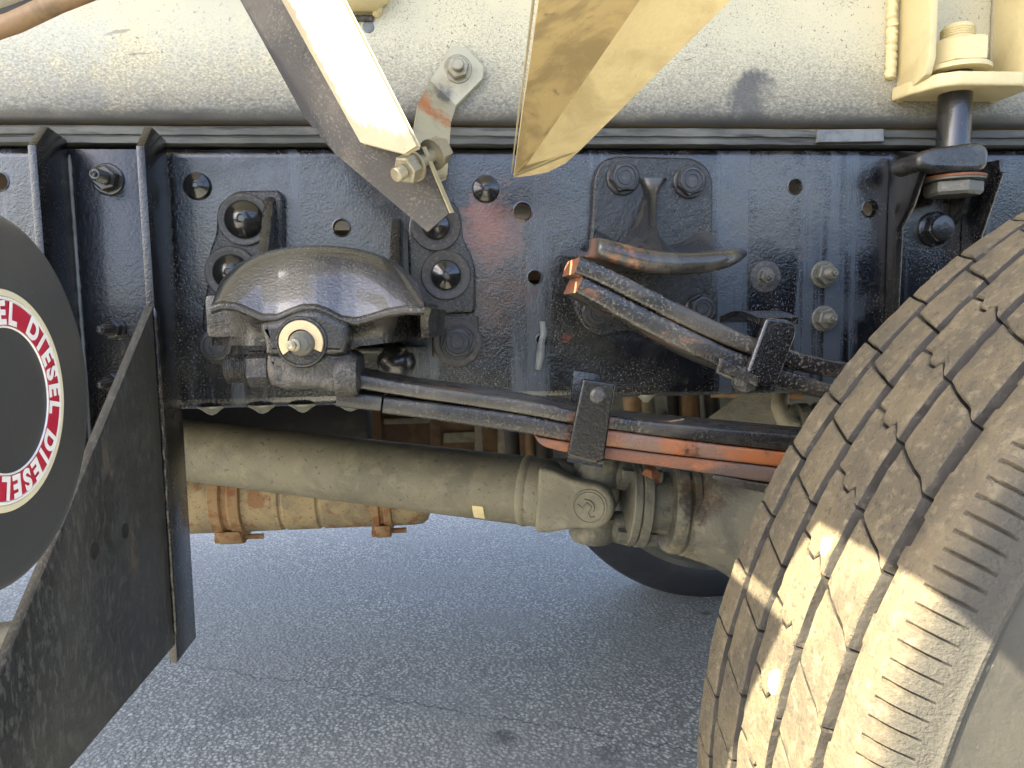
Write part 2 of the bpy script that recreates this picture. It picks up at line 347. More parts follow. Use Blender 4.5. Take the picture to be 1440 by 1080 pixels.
def lathe_bm(bm, o, axis, prof, n=32, phase=0, cap=True, hexes=()):
    """profile (radius, height) turned about axis through o"""
    x, y, z = frame_of(axis); o = Vector(o); rings = []
    for r, h in prof:
        if r < 1e-6: rings.append([bm.verts.new(o+z*h)])
        else: rings.append([bm.verts.new(o+z*h+x*r*math.cos(phase+k*2*PI/n)+y*r*math.sin(phase+k*2*PI/n)) for k in range(n)])
    for a, b in zip(rings, rings[1:]):
        for k in range(n):
            if len(a) == 1 and len(b) == 1: continue
            if len(a) == 1: bm.faces.new((a[0], b[(k+1) % n], b[k]))
            elif len(b) == 1: bm.faces.new((a[k], a[(k+1) % n], b[0]))
            else: bm.faces.new((a[k], a[(k+1) % n], b[(k+1) % n], b[k]))
    if cap:
        for rg, rev in ((rings[0], True), (rings[-1], False)):
            if len(rg) > 2: bm.faces.new(list(reversed(rg)) if rev else rg)
def lathe(name, o, axis, prof, mat, parent=None, n=32, ang=35, phase=0, cap=True):
    bm = bmesh.new(); lathe_bm(bm, o, axis, prof, n, phase, cap); return from_bm(name, bm, mat, parent, ang)
def hexp(bm, o, axis, r, h0, h1, ch=.0015, phase=0):
    lathe_bm(bm, o, axis, [(r-ch, h0), (r, h0+ch*.6), (r, h1-ch*.8), (r*.90, h1)], 6, phase)
def tube(name, pts, r, mat, parent=None, n=14, ang=50, cap=True):
    pts = [Vector(p) for p in pts]; bm = bmesh.new(); rings = []; up = None
    for i, p in enumerate(pts):
        t = (pts[min(i+1, len(pts)-1)]-pts[max(i-1, 0)]).normalized()
        if up is None: up = t.orthogonal().normalized()
        s = t.cross(up).normalized(); up = s.cross(t).normalized()
        rr = r[i] if isinstance(r, (list, tuple)) else r
        rings.append([bm.verts.new(p+(s*math.cos(k*2*PI/n)+up*math.sin(k*2*PI/n))*rr) for k in range(n)])
    for a, b in zip(rings, rings[1:]):
        for k in range(n): bm.faces.new((a[k], a[(k+1) % n], b[(k+1) % n], b[k]))
    if cap: bm.faces.new(rings[0]); bm.faces.new(rings[-1])
    return from_bm(name, bm, mat, parent, ang)
def thicken(bm, th):
    bm.normal_update(); old = bm.faces[:]; vs = bm.verts[:]
    bd = [(e.verts[0], e.verts[1]) for e in bm.edges if len(e.link_faces) == 1]
    tw = {v: bm.verts.new(v.co-v.normal*th) for v in vs}
    for f in old: bm.faces.new([tw[v] for v in reversed(f.verts)])
    for a, b in bd:
        try: bm.faces.new((a, b, tw[b], tw[a]))
        except ValueError: pass
def grid(name, fn, nu, nv, mat, parent=None, ang=40, th=0.0):
    vs = [fn(i/nu, j/nv) for j in range(nv+1) for i in range(nu+1)]
    W = nu+1; fs = [(j*W+i, j*W+i+1, (j+1)*W+i+1, (j+1)*W+i) for j in range(nv) for i in range(nu)]
    bm = bmesh.new(); bv = [bm.verts.new(v) for v in vs]
    for f in fs: bm.faces.new([bv[k] for k in f])
    if th:
        bmesh.ops.recalc_face_normals(bm, faces=bm.faces); thicken(bm, th)
    return from_bm(name, bm, mat, parent, ang)
def sheet(name, polys, th, mat, parent=None, bev=.0008, ang=30):
    """folded sheet metal: list of 3-D polygons sharing edges, thickened by th"""
    bm = bmesh.new(); seen = {}
    def v(p):
        k = tuple(round(c, 6) for c in p)
        if k not in seen: seen[k] = bm.verts.new(p)
        return seen[k]
    for pl in polys: bm.faces.new([v(p) for p in pl])
    bmesh.ops.recalc_face_normals(bm, faces=bm.faces); thicken(bm, th)
    if bev:
        es = [e for e in bm.edges if len(e.link_faces) == 2 and e.calc_face_angle(0) > 1.0]
        bmesh.ops.bevel(bm, geom=es, offset=bev, segments=2, affect='EDGES', profile=.5, clamp_overlap=True)
    return from_bm(name, bm, mat, parent, ang)
def prismX(name, yz, x0, x1, mat, parent=None, bev=.001, ang=30, holes=()):
    """plate perpendicular to the rail: outline in (Y,Z), from x0 to x1"""
    bm = bmesh.new(); a = [bm.verts.new((x0, y, z)) for y, z in yz]; b = [bm.verts.new((x1, y, z)) for y, z in yz]
    n = len(yz); bm.faces.new(a); bm.faces.new(b)
    for i in range(n): bm.faces.new((a[i], a[(i+1) % n], b[(i+1) % n], b[i]))
    bmesh.ops.recalc_face_normals(bm, faces=bm.faces)
    if bev: bmesh.ops.bevel(bm, geom=[e for e in bm.edges if e.calc_face_angle(0) > .5], offset=bev, segments=2, affect='EDGES', profile=.5, clamp_overlap=True)
    return from_bm(name, bm, mat, parent, ang)
def box(name, lo, hi, mat, parent=None, bev=.002, ang=30):
    bm = bmesh.new(); bmesh.ops.create_cube(bm, size=1)
    for v in bm.verts: v.co = Vector([lo[i]+(v.co[i]+.5)*(hi[i]-lo[i]) for i in range(3)])
    if bev: bmesh.ops.bevel(bm, geom=bm.edges[:], offset=bev, segments=2, affect='EDGES', profile=.5, clamp_overlap=True)
    return from_bm(name, bm, mat, parent, ang)
def weld(name, a, b, r, mat, parent=None, step=.006, seed=1):
    """weld bead: overlapping ripples from a to b"""
    rnd = random.Random(seed); a, b = Vector(a), Vector(b); L = (b-a).length; n = max(4, int(L/step*4)); pts = []; rs = []
    for i in range(n+1):
        t = i/n; ph = (t*L/step) % 1
        pts.append(a.lerp(b, t)+Vector((rnd.uniform(-1,1), rnd.uniform(-1,1), 0))*r*.10); rs.append(r*(.80+.28*ph+rnd.uniform(-.05,.05)))
    rs[0] *= .4; rs[-1] *= .4
    return tube(name, pts, rs, mat, parent, 10, 60)

# ---- fasteners, all facing the camera side (-Y) from point c
NY = Vector((0,-1,0))
def dome_rivet(c, r, parent, wr=0.0, mat='cone', name='rivet', label=None, axis=NY):
    """flared lock-bolt end: shallow cone with a small centre dimple, on an optional round washer"""
    c = Vector(c)
    if wr: lathe('washer', c, axis, [(wr, -.001), (wr, .0022), (wr*.96, .0034), (wr*.86, .0036), (wr*.80, .0030), (r*.98, .0030)], 'washer', parent, 40)
    b = .003 if wr else 0
    o = lathe(name, c, axis, [(r*1.02, b-.001), (r, b+.0022), (r*.90, b+.005), (r*.55, b+r*.50), (r*.26, b+r*.66), (r*.20, b+r*.67), (r*.16, b+r*.60), (0, b+r*.60)], mat, parent, 28, 28)
    if label: o['label'] = label
    return o
def flange_bolt(c, r, parent, wr=0.0, name='bolt', mat='bolthead', ph=.2, axis=NY):
    """hex bolt with collar and recessed round face"""
    c = Vector(c); bm = bmesh.new()
    if wr: lathe('washer', c, axis, [(wr, -.001), (wr, .002), (wr*.95, .0032), (r*.9, .0032)], 'washer', parent, 40)
    b = .003 if wr else 0
    lathe_bm(bm, c, axis, [(r*1.12, b-.001), (r*1.12, b+.0025), (r*1.02, b+.004)], 36)
    lathe_bm(bm, c, axis, [(r*1.0, b+.002), (r*1.0, b+.0085), (r*.95, b+.010)], 6, ph)
    lathe_bm(bm, c, axis, [(r*.82, b+.009), (r*.80, b+.0122), (r*.70, b+.0125), (r*.66, b+.0112), (r*.52, b+.0112), (r*.49, b+.0122), (r*.40, b+.0122), (r*.37, b+.0112), (0, b+.0112)], 32)
    return from_bm(name, bm, mat, parent, 28)
def stud_nut(c, r, parent, out=.022, mat='olive', name='stud_bolt', ph=.3, axis=NY):
    c = Vector(c); bm = bmesh.new(); h = r*.85
    lathe_bm(bm, c, axis, [(r*1.25, -.001), (r*1.25, .0018), (r*1.15, .0026)], 32)
    lathe_bm(bm, c, axis, [(r*.92, .002), (r, .003), (r, .002+h*.9), (r*.86, .002+h)], 6, ph)
    prof = []; z = .002+h*.9; rr = r*.52
    while z < out: prof += [(rr, z), (rr*.90, z+.0006)]; z += .0013
    prof += [(rr*.9, out), (rr*.72, out+.0012), (rr*.45, out+.0012), (rr*.40, out+.004), (rr*.25, out+.0045), (0, out+.003)]
    lathe_bm(bm, c, axis, prof, 20)
    return from_bm(name, bm, mat, parent, 28)

# ================================================================== SETTING
g = 400.0
bm = bmesh.new(); vs = [bm.verts.new(v) for v in ((-g,-g,0),(g,-g,0),(g,g,0),(-g,g,0))]; bm.faces.new(vs)
tag(from_bm('asphalt_ground', bm, 'asphalt'), 'grey speckled asphalt with a thin crack and dark oil spots', 'ground', kind='structure')

rnd = random.Random(21)
def bank(u, v):
    x = -30+60*u; h = 1.02+.52/(1+math.exp(-(x-1.6)*2.2))+.05*math.sin(x*1.7); y = -3.3-.5*min(1,v*3)-3*max(0,v-.33)
    return Vector((x, y, -.05+h*math.sin(min(1, v*3)*PI/2)*(1+.03*math.sin(x*5+v*9))))
M['bank_dark'] = MAT('bank_dark_surface', (0.035,0.036,0.028), .9, layers=[((.06,.065,.03), 3, .45, .6, None, .8)], bumps=[(6,.05)])
tag(grid('added_reflection_bank', bank, 240, 18, 'bank_dark', None, 60), 'unseen low dark bank added for the rail to reflect', 'bank', kind='structure')  # dark mound added out of view to darken the rail's reflection

ZB, ZT = .730, 1.010          # bottom and top of the frame rail
XL, XR = -1.6, 2.6

# ------------------------------------------------------------------ frame rail
rail = thing('frame_rail', 'long glossy black painted truck frame rail with holes, worn reddish in the middle', 'frame rail')
rr = .011
def rail_pts():
    pts = []
    return pts
holes = [(-2,255,.0092),(480,320,.0088),(735,297,.0095),(752,390,.0078),(1118,262,.0082),(1223,293,.0088)]
hz0, hz1 = ZB+rr, ZT-rr
web = plate('web', [(XL,hz0),(XR,hz0),(XR,hz1),(XL,hz1)], 0.0, .008, 'rail', rail, px=False, bev=.0001, bres=0,
    holes=[(h[0],h[1],h[2]+.0) for h in holes]+[(761,478,.0055,1.0)])
def corner(zc, sgn):
    def fn(u, v):
        a = v*PI/2; x = XL+(XR-XL)*u
        return Vector((x, rr-rr*math.cos(a), zc+sgn*rr*math.sin(a)))
    return fn
grid('upper_bend', corner(hz1, 1), 60, 6, 'rail', rail)
lowb = grid('lower_bend', corner(hz0, -1), 60, 6, 'rail', rail)
box('upper_flange', (XL, rr, ZT-.008), (XR, .085, ZT), 'rail', rail, .0005)
box('lower_flange', (XL, rr, ZB), (XR, .085, ZB+.008), 'rail', rail, .0005)
for h in holes:
    c = P(h[0], h[1], 0)
    lathe('hole_rim', c, NY, [(h[2]*1.22, -.0005), (h[2]*1.18, .0007), (h[2]*1.02, .0011), (h[2]*.97, -.001), (h[2]*.97, -.009)], 'rail', web, 28, cap=False)
# lone fasteners of the rail itself
dome_rivet(P(278,262), .0145, web, name='rivet')
dome_rivet(P(683,266), .0150, web, name='rivet')
stud_nut(P(1158,386), .0125, web, .024)
stud_nut(P(1158,448), .0120, web, .022)
stud_nut(P(1076,389), .0085, web, .012)
lathe('paint_ring', P(1076,389), NY, [(.019,-.0006),(.018,.0012),(.014,.0018),(.008,.0022)], 'washer', web, 28)
# split pin hanging in the drain slot
tube('split_pin', [P(763,452,-.003), P(765,468,-.004), P(762,480,-.006), P(761,486,-.008), P(760,500,-.007), P(757,519,-.003)], [.0038,.0042,.0036,.0046,.0048,.004], 'shim', web)
lathe('slot_rim', P(761,478), NY, [(.0085,-.0005),(.0078,.0010),(.0056,.0012),(.0052,-.002)], 'rail', web, 24, cap=False)
# grease drops under the lower bend
for px, py, wdt in ((296,582,.016),(368,579,.017),(425,578,.017),(492,570,.020),(910,548,.012)):
    c = P(px, py, .006)
    lathe('grease_drop', (c.x, .012, ZB+.002), (0,0,-1), [(wdt, -.001), (wdt*.95, .001), (wdt*.6, .0045), (wdt*.3, .0085), (0, .0105)], 'greaseclear', lowb, 20)

# rail on the other side of the truck, inside face seen
fr = thing('far_frame_rail', 'rusty brown frame rail on the far side, half hidden behind the spring', 'frame rail')
box('web', (XL,.84,ZB),(XR,.85,ZT),'railin',fr,.001); box('lower_flange',(XL,.77,ZB-.0),(XR,.8395,ZB+.009),'railin',fr,.001)

# ------------------------------------------------------------------ rubber strip and cargo body
strip = thing('rubber_strip', 'dark ribbed rubber strip sandwiched between cream body and black rail', 'rubber strip')
z0, z1 = ZT+.0025, ZT+.0215
bm = bmesh.new(); prof = [(.0,z0),(-.004,z0+.001),(-.0045,z0+.006),(-.002,z0+.0072),(-.002,z0+.0084),(-.0050,z0+.0095),(-.0055,z0+.016),(-.003,z1-.001),(0,z1),(.08,z1),(.08,z0)]
N = 260; rows = []; rnd = random.Random(3)
for i in range(N+1):
    x = XL+(XR-XL)*i/N; j = .0009*math.sin(x*17)+rnd.uniform(-.0006,.0006)
    rows.append([bm.verts.new((x, y+(j if y < .01 else 0), z+(rnd.uniform(-.0004,.0004) if y < -.001 else 0))) for y, z in prof])
for a, b in zip(rows, rows[1:]):
    for k in range(len(prof)): bm.faces.new((a[k], b[k], b[(k+1) % len(prof)], a[(k+1) % len(prof)]))
from_bm('strip', bm, 'rubber', strip, 25)
plate('shim', [(1150,182),(1243,181),(1244,199),(1150,200)], -.010, .006, 'shim', strip, bev=.0012)

body = thing('cargo_body', 'cream painted truck body sill with stone-chip speckles and sooty lower edge', 'truck body')
zs = ZT+.0235; pr = .013
def sill(u, v):
    x = XL+(XR-XL)*u; L1 = pr*PI/2; L2 = .44
    s = v*(L1+L2)
    if s < L1:
        a = s/pr; return Vector((x, .0+pr-pr*math.sin(a)-.004, zs+pr-pr*math.cos(a)))
    return Vector((x, -.004, zs+pr+(s-L1)))
grid('side_panel', sill, 40, 60, 'panel', body)
box('sill_floor', (XL,.016,zs),(XR,2.2,zs+.006),'railin',body,.0)
# unseen boards at two heights, added to block the sun except on tyre and strut
ZD, ZW = 1.50, 2.00; kx, ky = SUN.x/SUN.z, SUN.y/SUN.z
ym = -.40
slot3 = (P(388,-20,-.168), P(485,-20,-.212), P(596,208,-.262), P(575,222,-.252), P(507,206,-.217))
def lifted(p, Z): return (p.x+(Z-p.z)*kx, p.y+(Z-p.z)*ky)
def in_poly(x, y, poly):
    c = 0
    for (x0,y0),(x1,y1) in zip(poly, poly[1:]+poly[:1]):
        if (y0 > y) != (y1 > y) and x < x0+(y-y0)/(y1-y0)*(x1-x0): c ^= 1
    return c
def boards(name, Z, pred, yl):
    slot = [lifted(q, Z) for q in slot3]; lo = min(q[1] for q in slot); hi = max(q[1] for q in slot)
    yl = sorted(set(yl+[lo+i*.006 for i in range(int((hi-lo)/.006)+2) if min(yl) < lo+i*.006 < max(yl)]))
    for y0, y1 in zip(yl, yl[1:]):
        if y1-y0 < .001: continue
        run = None; x = -5.0; yc_ = (y0+y1)/2
        while x <= 2.6:
            d_ = pred(x, yc_) and not in_poly(x, yc_, slot)
            if d_ and run is None: run = x
            if run is not None and (not d_ or x+.0025 > 2.6):
                box(name, (run,y0+.0002,Z), (x,y1-.0002,Z+.012), 'panel', body, 0); run = None
            x += .0025
boards('sun_blocker_low', ZD, lambda x, y: y > ym, [ym, 1.9])
xb = .2395+(ZW-.6905)*kx; xi = .216+(ZW-.639)*kx; xh = .212+(ZW-.618)*kx
yo = -.388+(ZW-.62)*ky; yg = -.295+(ZW-.63)*ky; yw = ym+(ZW-ZD)*ky+.01
y_ty = -.56+(ZW-.62)*ky; y_tk = -.58+(ZW-.8)*ky
boards('sun_blocker_high', ZW, lambda x, y: (x < xh and y > yo) or (xi < x <= xb and y > yo+.03) or (xh <= x <= xi and y > yg) or (xb < x < xb+.66) or (x < .64+ZW*kx and y > y_tk), [y_ty, y_tk, yo, yo+.03, yg, yw])
# stub pipe with weld near the top
pc = P(512,-14,-.012)
tube('pipe_stub', [pc+Vector((-.09,-.004,.000)), pc+Vector((-.02,-.004,0)), pc+Vector((.008,-.002,0)), pc+Vector((.018,.004,.004))], [.022,.022,.021,.016], 'cream', body, 20)
weld('weld_bead', P(532,-20,-.006), P(530,24,-.006), .006, 'cream', body, .007, 4)
weld('weld_bead', P(486,26,-.006), P(526,26,-.006), .0035, 'strutdark', body, .007, 6)
lathe('paint_chip', P(518,38,-.0042), NY, [(.0065,-.0002),(.006,.0006),(0,.0007)], 'shim', body, 9)


# ------------------------------------------------------------------ bracket with fins and gusset, on the rail at the edge of the picture
br = thing('gusset_bracket', 'tall black steel bracket with two fins and a long triangular gusset plate', 'bracket')
X1, X2 = P(108,380,-.008).x, P(246,400,-.008).x
zt = P(230,185,-.03).z
zfb = P(265,893,0).z
bpl = box('back_plate', (X1-.02,-.008,zfb+.12),(X2-.0085,-.0004,ZT-.004), 'black', br, .0008)
def fin(x, zb_, dd): return prismX('fin', [(-.0081,zt-.004),(-.045,zt+.001),(-dd,zt-.022),(-dd,zb_),(-.0081,zb_)], x-.008, x, 'black', br, .001)
fin(X1, ZB-.25, .070); fin(X2, zfb, .068)
# gusset plate: outline found on the plane of the outer fin
gp = [PX(217,430,X2), PX(150,600,X2), PX(90,742,X2), PX(40,862,X2), PX(0,968,X2), PX(-60,1100,X2), PX(-10,1160,X2), PX(100,1081,X2), PX(180,990,X2), PX(241,915,X2)]
yz = [(-.0685, gp[0].z)]+[(min(q.y,-.07), q.z) for q in gp[1:-1]]+[(-.0685, gp[-1].z)]
y_a, z_a = yz[0]; y_b, z_b = yz[5]
yz = [yz[0], (yz[5][0], yz[5][1]), yz[6], yz[8], yz[9]] if False else [yz[0], yz[3], yz[5], yz[6], yz[7], yz[9]]
gus = prismX('gusset_plate', yz, X2-.009, X2-.001, 'gusset', br, .001)
weld('weld_bead', (X2+.0003,-.069,gp[0].z-.002), (X2+.0003,-.069,gp[-1].z+.012), .0036, 'black', gus, .021, 9)
weld('weld_bead', (X1+.001,-.0085,ZT-.01), (X1+.001,-.0085,ZB-.04), .0022, 'shim', br, .02, 12)
for px, py in ((133,775),(176,747)):
    q = PX(px,py,X2-.001); lathe('hole', q, (1,0,0), [(.0070,-.0005),(.0068,.0004),(.0055,.0005),(.0050,.0002),(0,.0002)], 'dark', gus, 20)
for px, py, r in ((152,252,.0130),(160,462,.0105),(160,537,.0105)):
    stud_nut(P(px,py,-.0085), r, bpl, .030, 'bolt')

# ------------------------------------------------------------------ round tank end with ring sticker
XD = -.1945
tr = .0857; tc = Vector((XD, -.4880, .7976))
tank = thing('round_tank', 'dark grey round tank end with a red and white DIESEL ring sticker', 'tank')
def tp(r): return -.0045*(r/tr)**2.0
prof = [(tr*1.0,-.30),(tr*1.0,-.012),(tr*.997,-.0085),(tr*.985,-.0058)]+[(tr*q, tp(tr*q)) for q in (.95,.9,.8,.7,.6,.5,.35,.2)]+[(0,0)]
lathe('shell', (XD,tc.y,tc.z), (1,0,0), prof, 'cap', tank, 72, 40)
def ann(name, r0, r1, lift, mat, n=96):
    bm = bmesh.new(); rows = []
    for rr_ in (r0, r0+.0004, (r0+r1)/2, r1-.0004, r1):
        e = 0 if rr_ in (r0, r1) else lift
        rows.append([bm.verts.new((XD+tp(rr_)+e, tc.y+rr_*math.cos(k*2*PI/n), tc.z+rr_*math.sin(k*2*PI/n))) for k in range(n)])
    for a_, b_ in zip(rows, rows[1:]):
        for k in range(n): bm.faces.new((a_[k], a_[(k+1) % n], b_[(k+1) % n], b_[k]))
    return from_bm(name, bm, mat, tank, 40)
ro_, ri_ = tr*.580, tr*.378
ann('sticker_gold_rim', ro_-.0032, ro_, .0005, 'gold'); ann('sticker_white_rim', ro_-.0050, ro_-.0033, .0006, 'white')
band = ann('sticker_band', ri_+.0012, ro_-.0051, .0006, 'red'); ann('sticker_white_inner_rim', ri_, ri_+.0011, .0006, 'white')
# letters round the ring, tops outwards, reading clockwise as seen from the open side
def letter_mesh(ch):
    cu = bpy.data.curves.new('t', 'FONT'); cu.body = ch; cu.align_x = 'CENTER'; cu.align_y = 'CENTER'; cu.size = 1; cu.offset = .045; cu.extrude = .01
    o = bpy.data.objects.new('t', cu); C.objects.link(o); bpy.context.view_layer.update()
    me = bpy.data.meshes.new_from_object(o.evaluated_get(bpy.context.evaluated_depsgraph_get())); bpy.data.objects.remove(o); bpy.data.curves.remove(cu)
    xs = [v.co.x for v in me.vertices]; ys = [v.co.y for v in me.vertices]
    me.transform(Matrix.Translation((-(min(xs)+max(xs))/2, -(min(ys)+max(ys))/2, 0)))
    return me, max(ys)-min(ys)
def put_letters(text, start_deg, step_deg, rad, h, parent, origin, mat='white', widen=.9):
    cache = {}
    for i, ch in enumerate(text):
        if ch == ' ': continue
        if ch not in cache: cache[ch] = letter_mesh(ch)
        me, H = cache[ch]; me = me.copy(); s = h/H
        a = R(start_deg - i*step_deg)          # angle measured from +Y (right in the picture) towards up
        rd = Vector((0, math.cos(a), math.sin(a))); tg = Vector((0, math.sin(a), -math.cos(a)))     # outwards, clockwise
        mx = Matrix((tg*s*widen, rd*s, Vector((1,0,0))*s*.3)).transposed().to_4x4(); mx.translation = origin+rd*rad+Vector((tp(rad)+.0009,0,0))
        me.transform(mx); me.flip_normals() if mx.determinant() < 0 else None
        o = finish('letter', me, mat, parent, 30); o['label'] = 'white printed letter '+ch
put_letters('DIESEL DIESEL DIESEL DIESEL ', 52, 360/28, (ri_+ro_)/2-.0020, (ro_-ri_)*.62, band, Vector((XD,tc.y,tc.z)), widen=.92)
lathe('outlet_stub', (XD-.30,tc.y,tc.z), (-1,0,0), [(tr*1.08,-.06),(tr*1.08,.25),(tr*.9,.27),(0,.28)], 'cap', tank, 48)

# ------------------------------------------------------------------ spring hanger casting
hg = thing('spring_hanger', 'black cast spring hanger with domed hood holding the long leaf spring', 'spring hanger')
earl = plate('mounting_ear', [(330,268),(392,267),(397,275),(398,420),(380,505),(338,508),(286,503),(284,438),(291,400),(294,352),(303,332),(306,288)], -.014, .0135, 'cast', hg, bev=.003, r=10)
earr = plate('mounting_ear', [(600,272),(640,284),(649,303),(651,335),(664,360),(669,382),(669,440),(605,442),(590,432),(575,400),(573,320),(580,285)], -.014, .0135, 'castdust', hg, bev=.003, r=8)
bpad = plate('bolt_pad', [(606,444),(673,444),(673,503),(608,503)], -.017, .0165, 'castdust', hg, bev=.002, r=3)
dome_rivet(P(344,309,-.014), .0200, earl, .0275)
dome_rivet(P(326,383,-.014), .0190, earl, .0275)
dome_rivet(P(613,318,-.014), .0150, earr, .0270)
dome_rivet(P(627,387,-.014), .0165, earr, .0270)
flange_bolt(P(643,481,-.017), .0175, bpad, .0265)
flange_bolt(P(309,485,-.014), .0190, earl, 0, mat='bolthead')
# ribs running from the ears out to the hood
xr = P(388,300,-.01).x
prismX('rib', [(-.0135,P(388,276,-.01).z),(-.020,P(388,282,-.01).z),(-.055,P(375,350,-.06).z),(-.10,P(370,400,-.1).z),(-.0135,P(388,420,-.01).z)], xr-.010, xr+.001, 'castdust', hg, .003)
xr = P(556,330,-.01).x
prismX('rib', [(-.0005,P(562,306,0).z),(-.012,P(562,312,-.01).z),(-.060,P(545,380,-.06).z),(-.12,P(545,425,-.1).z),(-.0005,P(560,430,0).z)], xr-.005, xr+.006, 'castdust', hg, .003)
# hood: a shell bulging out of the rail, its front lip wavy
YL = -.205
lipx = [(298,428),(312,423),(330,424),(350,432),(370,441),(390,441),(408,433),(425,427),(445,427),(462,433),(480,443),(500,446),(520,441),(545,433),(570,429),(596,430)]
def lip(u):
    t = u*(len(lipx)-1); i = min(int(t), len(lipx)-2); f = t-i; f = f*f*(3-2*f)*.5+f*.5
    return (lipx[i][0]*(1-f)+lipx[i+1][0]*f, lipx[i][1]*(1-f)+lipx[i+1][1]*f)
def hood(u, v):
    px, py = lip(u); a = P(px, py, YL)
    q = (px-448)/151.0; arc = math.sqrt(max(0.0, 1-min(1, abs(q))**2.3))
    top = P(px*.96+448*.04, 428-80*arc, YL+.060)
    t = v; y = YL+.060*t; s = math.sin(min(1, t)*PI/2)**.9
    z = a.z*(1-s)+top.z*s; x = a.x*(1-t)+top.x*t
    z += .006*math.sin(t*PI)*arc
    return Vector((x, y, z))
hd = grid('hood', hood, 72, 20, 'hoodpaint', hg, 50, th=.004)
def hoodback(u, v):
    a = hood(u, 1.0); return Vector((a.x, a.y+v*(.0-a.y-.001), a.z-v*v*.05))
grid('hood_root', hoodback, 48, 6, 'castdust', hg, 50)
def lipband(u, v):
    px, py = lip(u); a = P(px, py, YL); ang = v*PI
    return a+Vector((0, -.006*math.sin(ang)+.001, .004*math.cos(ang)-.004))
grid('hood_lip', lipband, 72, 8, 'castdust', hd, 60)
def skirt(u, v):
    px, py = lip(u); py += 7; yb_ = 486-(10 if px > 520 else 0)*min(1,(px-520)/70 if px > 520 else 0)
    inset = .016*math.sin(min(1,v*1.3)*PI/2)
    e = max(0, abs((px-448)/150)-.62)**1.5*.42
    return P(px+(0 if px < 448 else -4*v), py*(1-v)+yb_*v, YL+inset+e)
grid('skirt', skirt, 60, 10, 'castdust', hg, 50, th=.006)
# right hand wing carrying the hood over to the bolt pad
sheet('wing', [[P(590,430,YL+.01),P(614,433,-.06),P(612,448,-.06),P(586,450,YL+.02)],[P(586,450,YL+.02),P(612,448,-.06),P(610,470,-.05),P(588,474,YL+.03)]], .010, 'castdust', hg, .003)
box('hanger_core', (P(330,430,-.05).x, -.15, P(400,470,-.05).z),(P(560,430,-.05).x,-.015,P(400,415,-.05).z),'cast',hg,.006)
boss = [(364,454),(392,450),(414,440),(432,435),(448,436),(464,442),(490,456),(492,478),(486,500),(372,500),(372,486)]
pbs = plate('pin_boss', boss, YL-.010, .030, 'castdust', hg, bev=.006, r=5, bres=4)
pc = P(424,481,YL-.010)
lathe('pin_recess', pc, NY, [(.0215,-.001),(.0205,.0016),(.0190,.0018),(.0185,.0008),(0,.0008)], 'cast', pbs, 36)
bm = bmesh.new(); a0, a1, nn = R(-28), R(214), 30; rows = []
for k in range(nn+1):
    a = a0+(a1-a0)*k/nn; d = Vector((math.cos(a),0,math.sin(a)))
    rows.append([bm.verts.new(pc+d*r_+Vector((0,y_,0))) for r_, y_ in ((.0105,-.001),(.0105,-.0034),(.0175,-.0034),(.0180,-.001))])
for a, b in zip(rows, rows[1:]):
    for k in range(3): bm.faces.new((a[k], b[k], b[k+1], a[k+1]))
bm.faces.new(rows[0]); bm.faces.new(rows[-1])
from_bm('pin_washer', bm, 'brass', pbs)
lathe('pin_end', pc+Vector((.001,0,-.001)), NY, [(.0105,0),(.0105,.005),(.0095,.009),(.006,.012),(0,.0125)], 'olive', pbs, 24)
zc = pc+Vector((-.003,-.010,-.002))
lathe('grease_fitting', zc, NY+Vector((-.2,0,0)), [(.0050,0),(.0050,.003),(.0030,.0045),(.0030,.006),(.0042,.008),(.0040,.010),(.002,.0115),(0,.0105)], 'zinc', pbs, 16)
# clamp block below the pin with its pinch bolts
def lump(name, pts, Y, th, seed, mat='grease', parent=hg, amp=.003):
    """rounded greasy block: plate outline with an uneven skin"""
    o = plate(name, pts, Y, th, mat, parent, bev=.007, r=6, bres=4)
    return o
ecl = lump('eye_clamp', [(374,497),(486,497),(500,504),(502,530),(498,548),(470,552),(440,548),(405,549),(378,543),(373,520)], YL-.006, .072, 3)
ax = P(352,519,YL+.018); thr = []; z = 0
while z < .026: thr += [(.0125,z),(.0117,z+.0009)]; z += .0017
lathe('pinch_bolt', P(319,519,YL+.018), (1,0,0), [(0,0),(.0105,0)]+[(r_,z_+.001) for r_,z_ in thr]+[(.0118,.05)], 'castdust', ecl, 24)
bm = bmesh.new(); hexp(bm, P(350,519,YL+.018), (1,0,0), .0158, 0, .019, .002, .4); from_bm('pinch_nut', bm, 'castdust', ecl)
lathe('pinch_bolt_head', P(480,530,YL-.002), (1,0,0), [(.0165,-.004),(.0168,.008),(.0150,.0135),(.0100,.0150),(0,.0152)], 'grease', ecl, 20)
lathe('pocket_bolt', P(557,508,-.06), NY+Vector((.3,0,-.3)), [(.020,0),(.019,.008),(.010,.018),(.004,.020),(0,.020)], 'bolt', hg, 20)
box('pocket_ledge', (P(500,490,-.06).x,-.07,P(500,497,-.06).z),(P(600,490,-.06).x,-.001,P(500,488,-.06).z),'castdust',hg,.002)

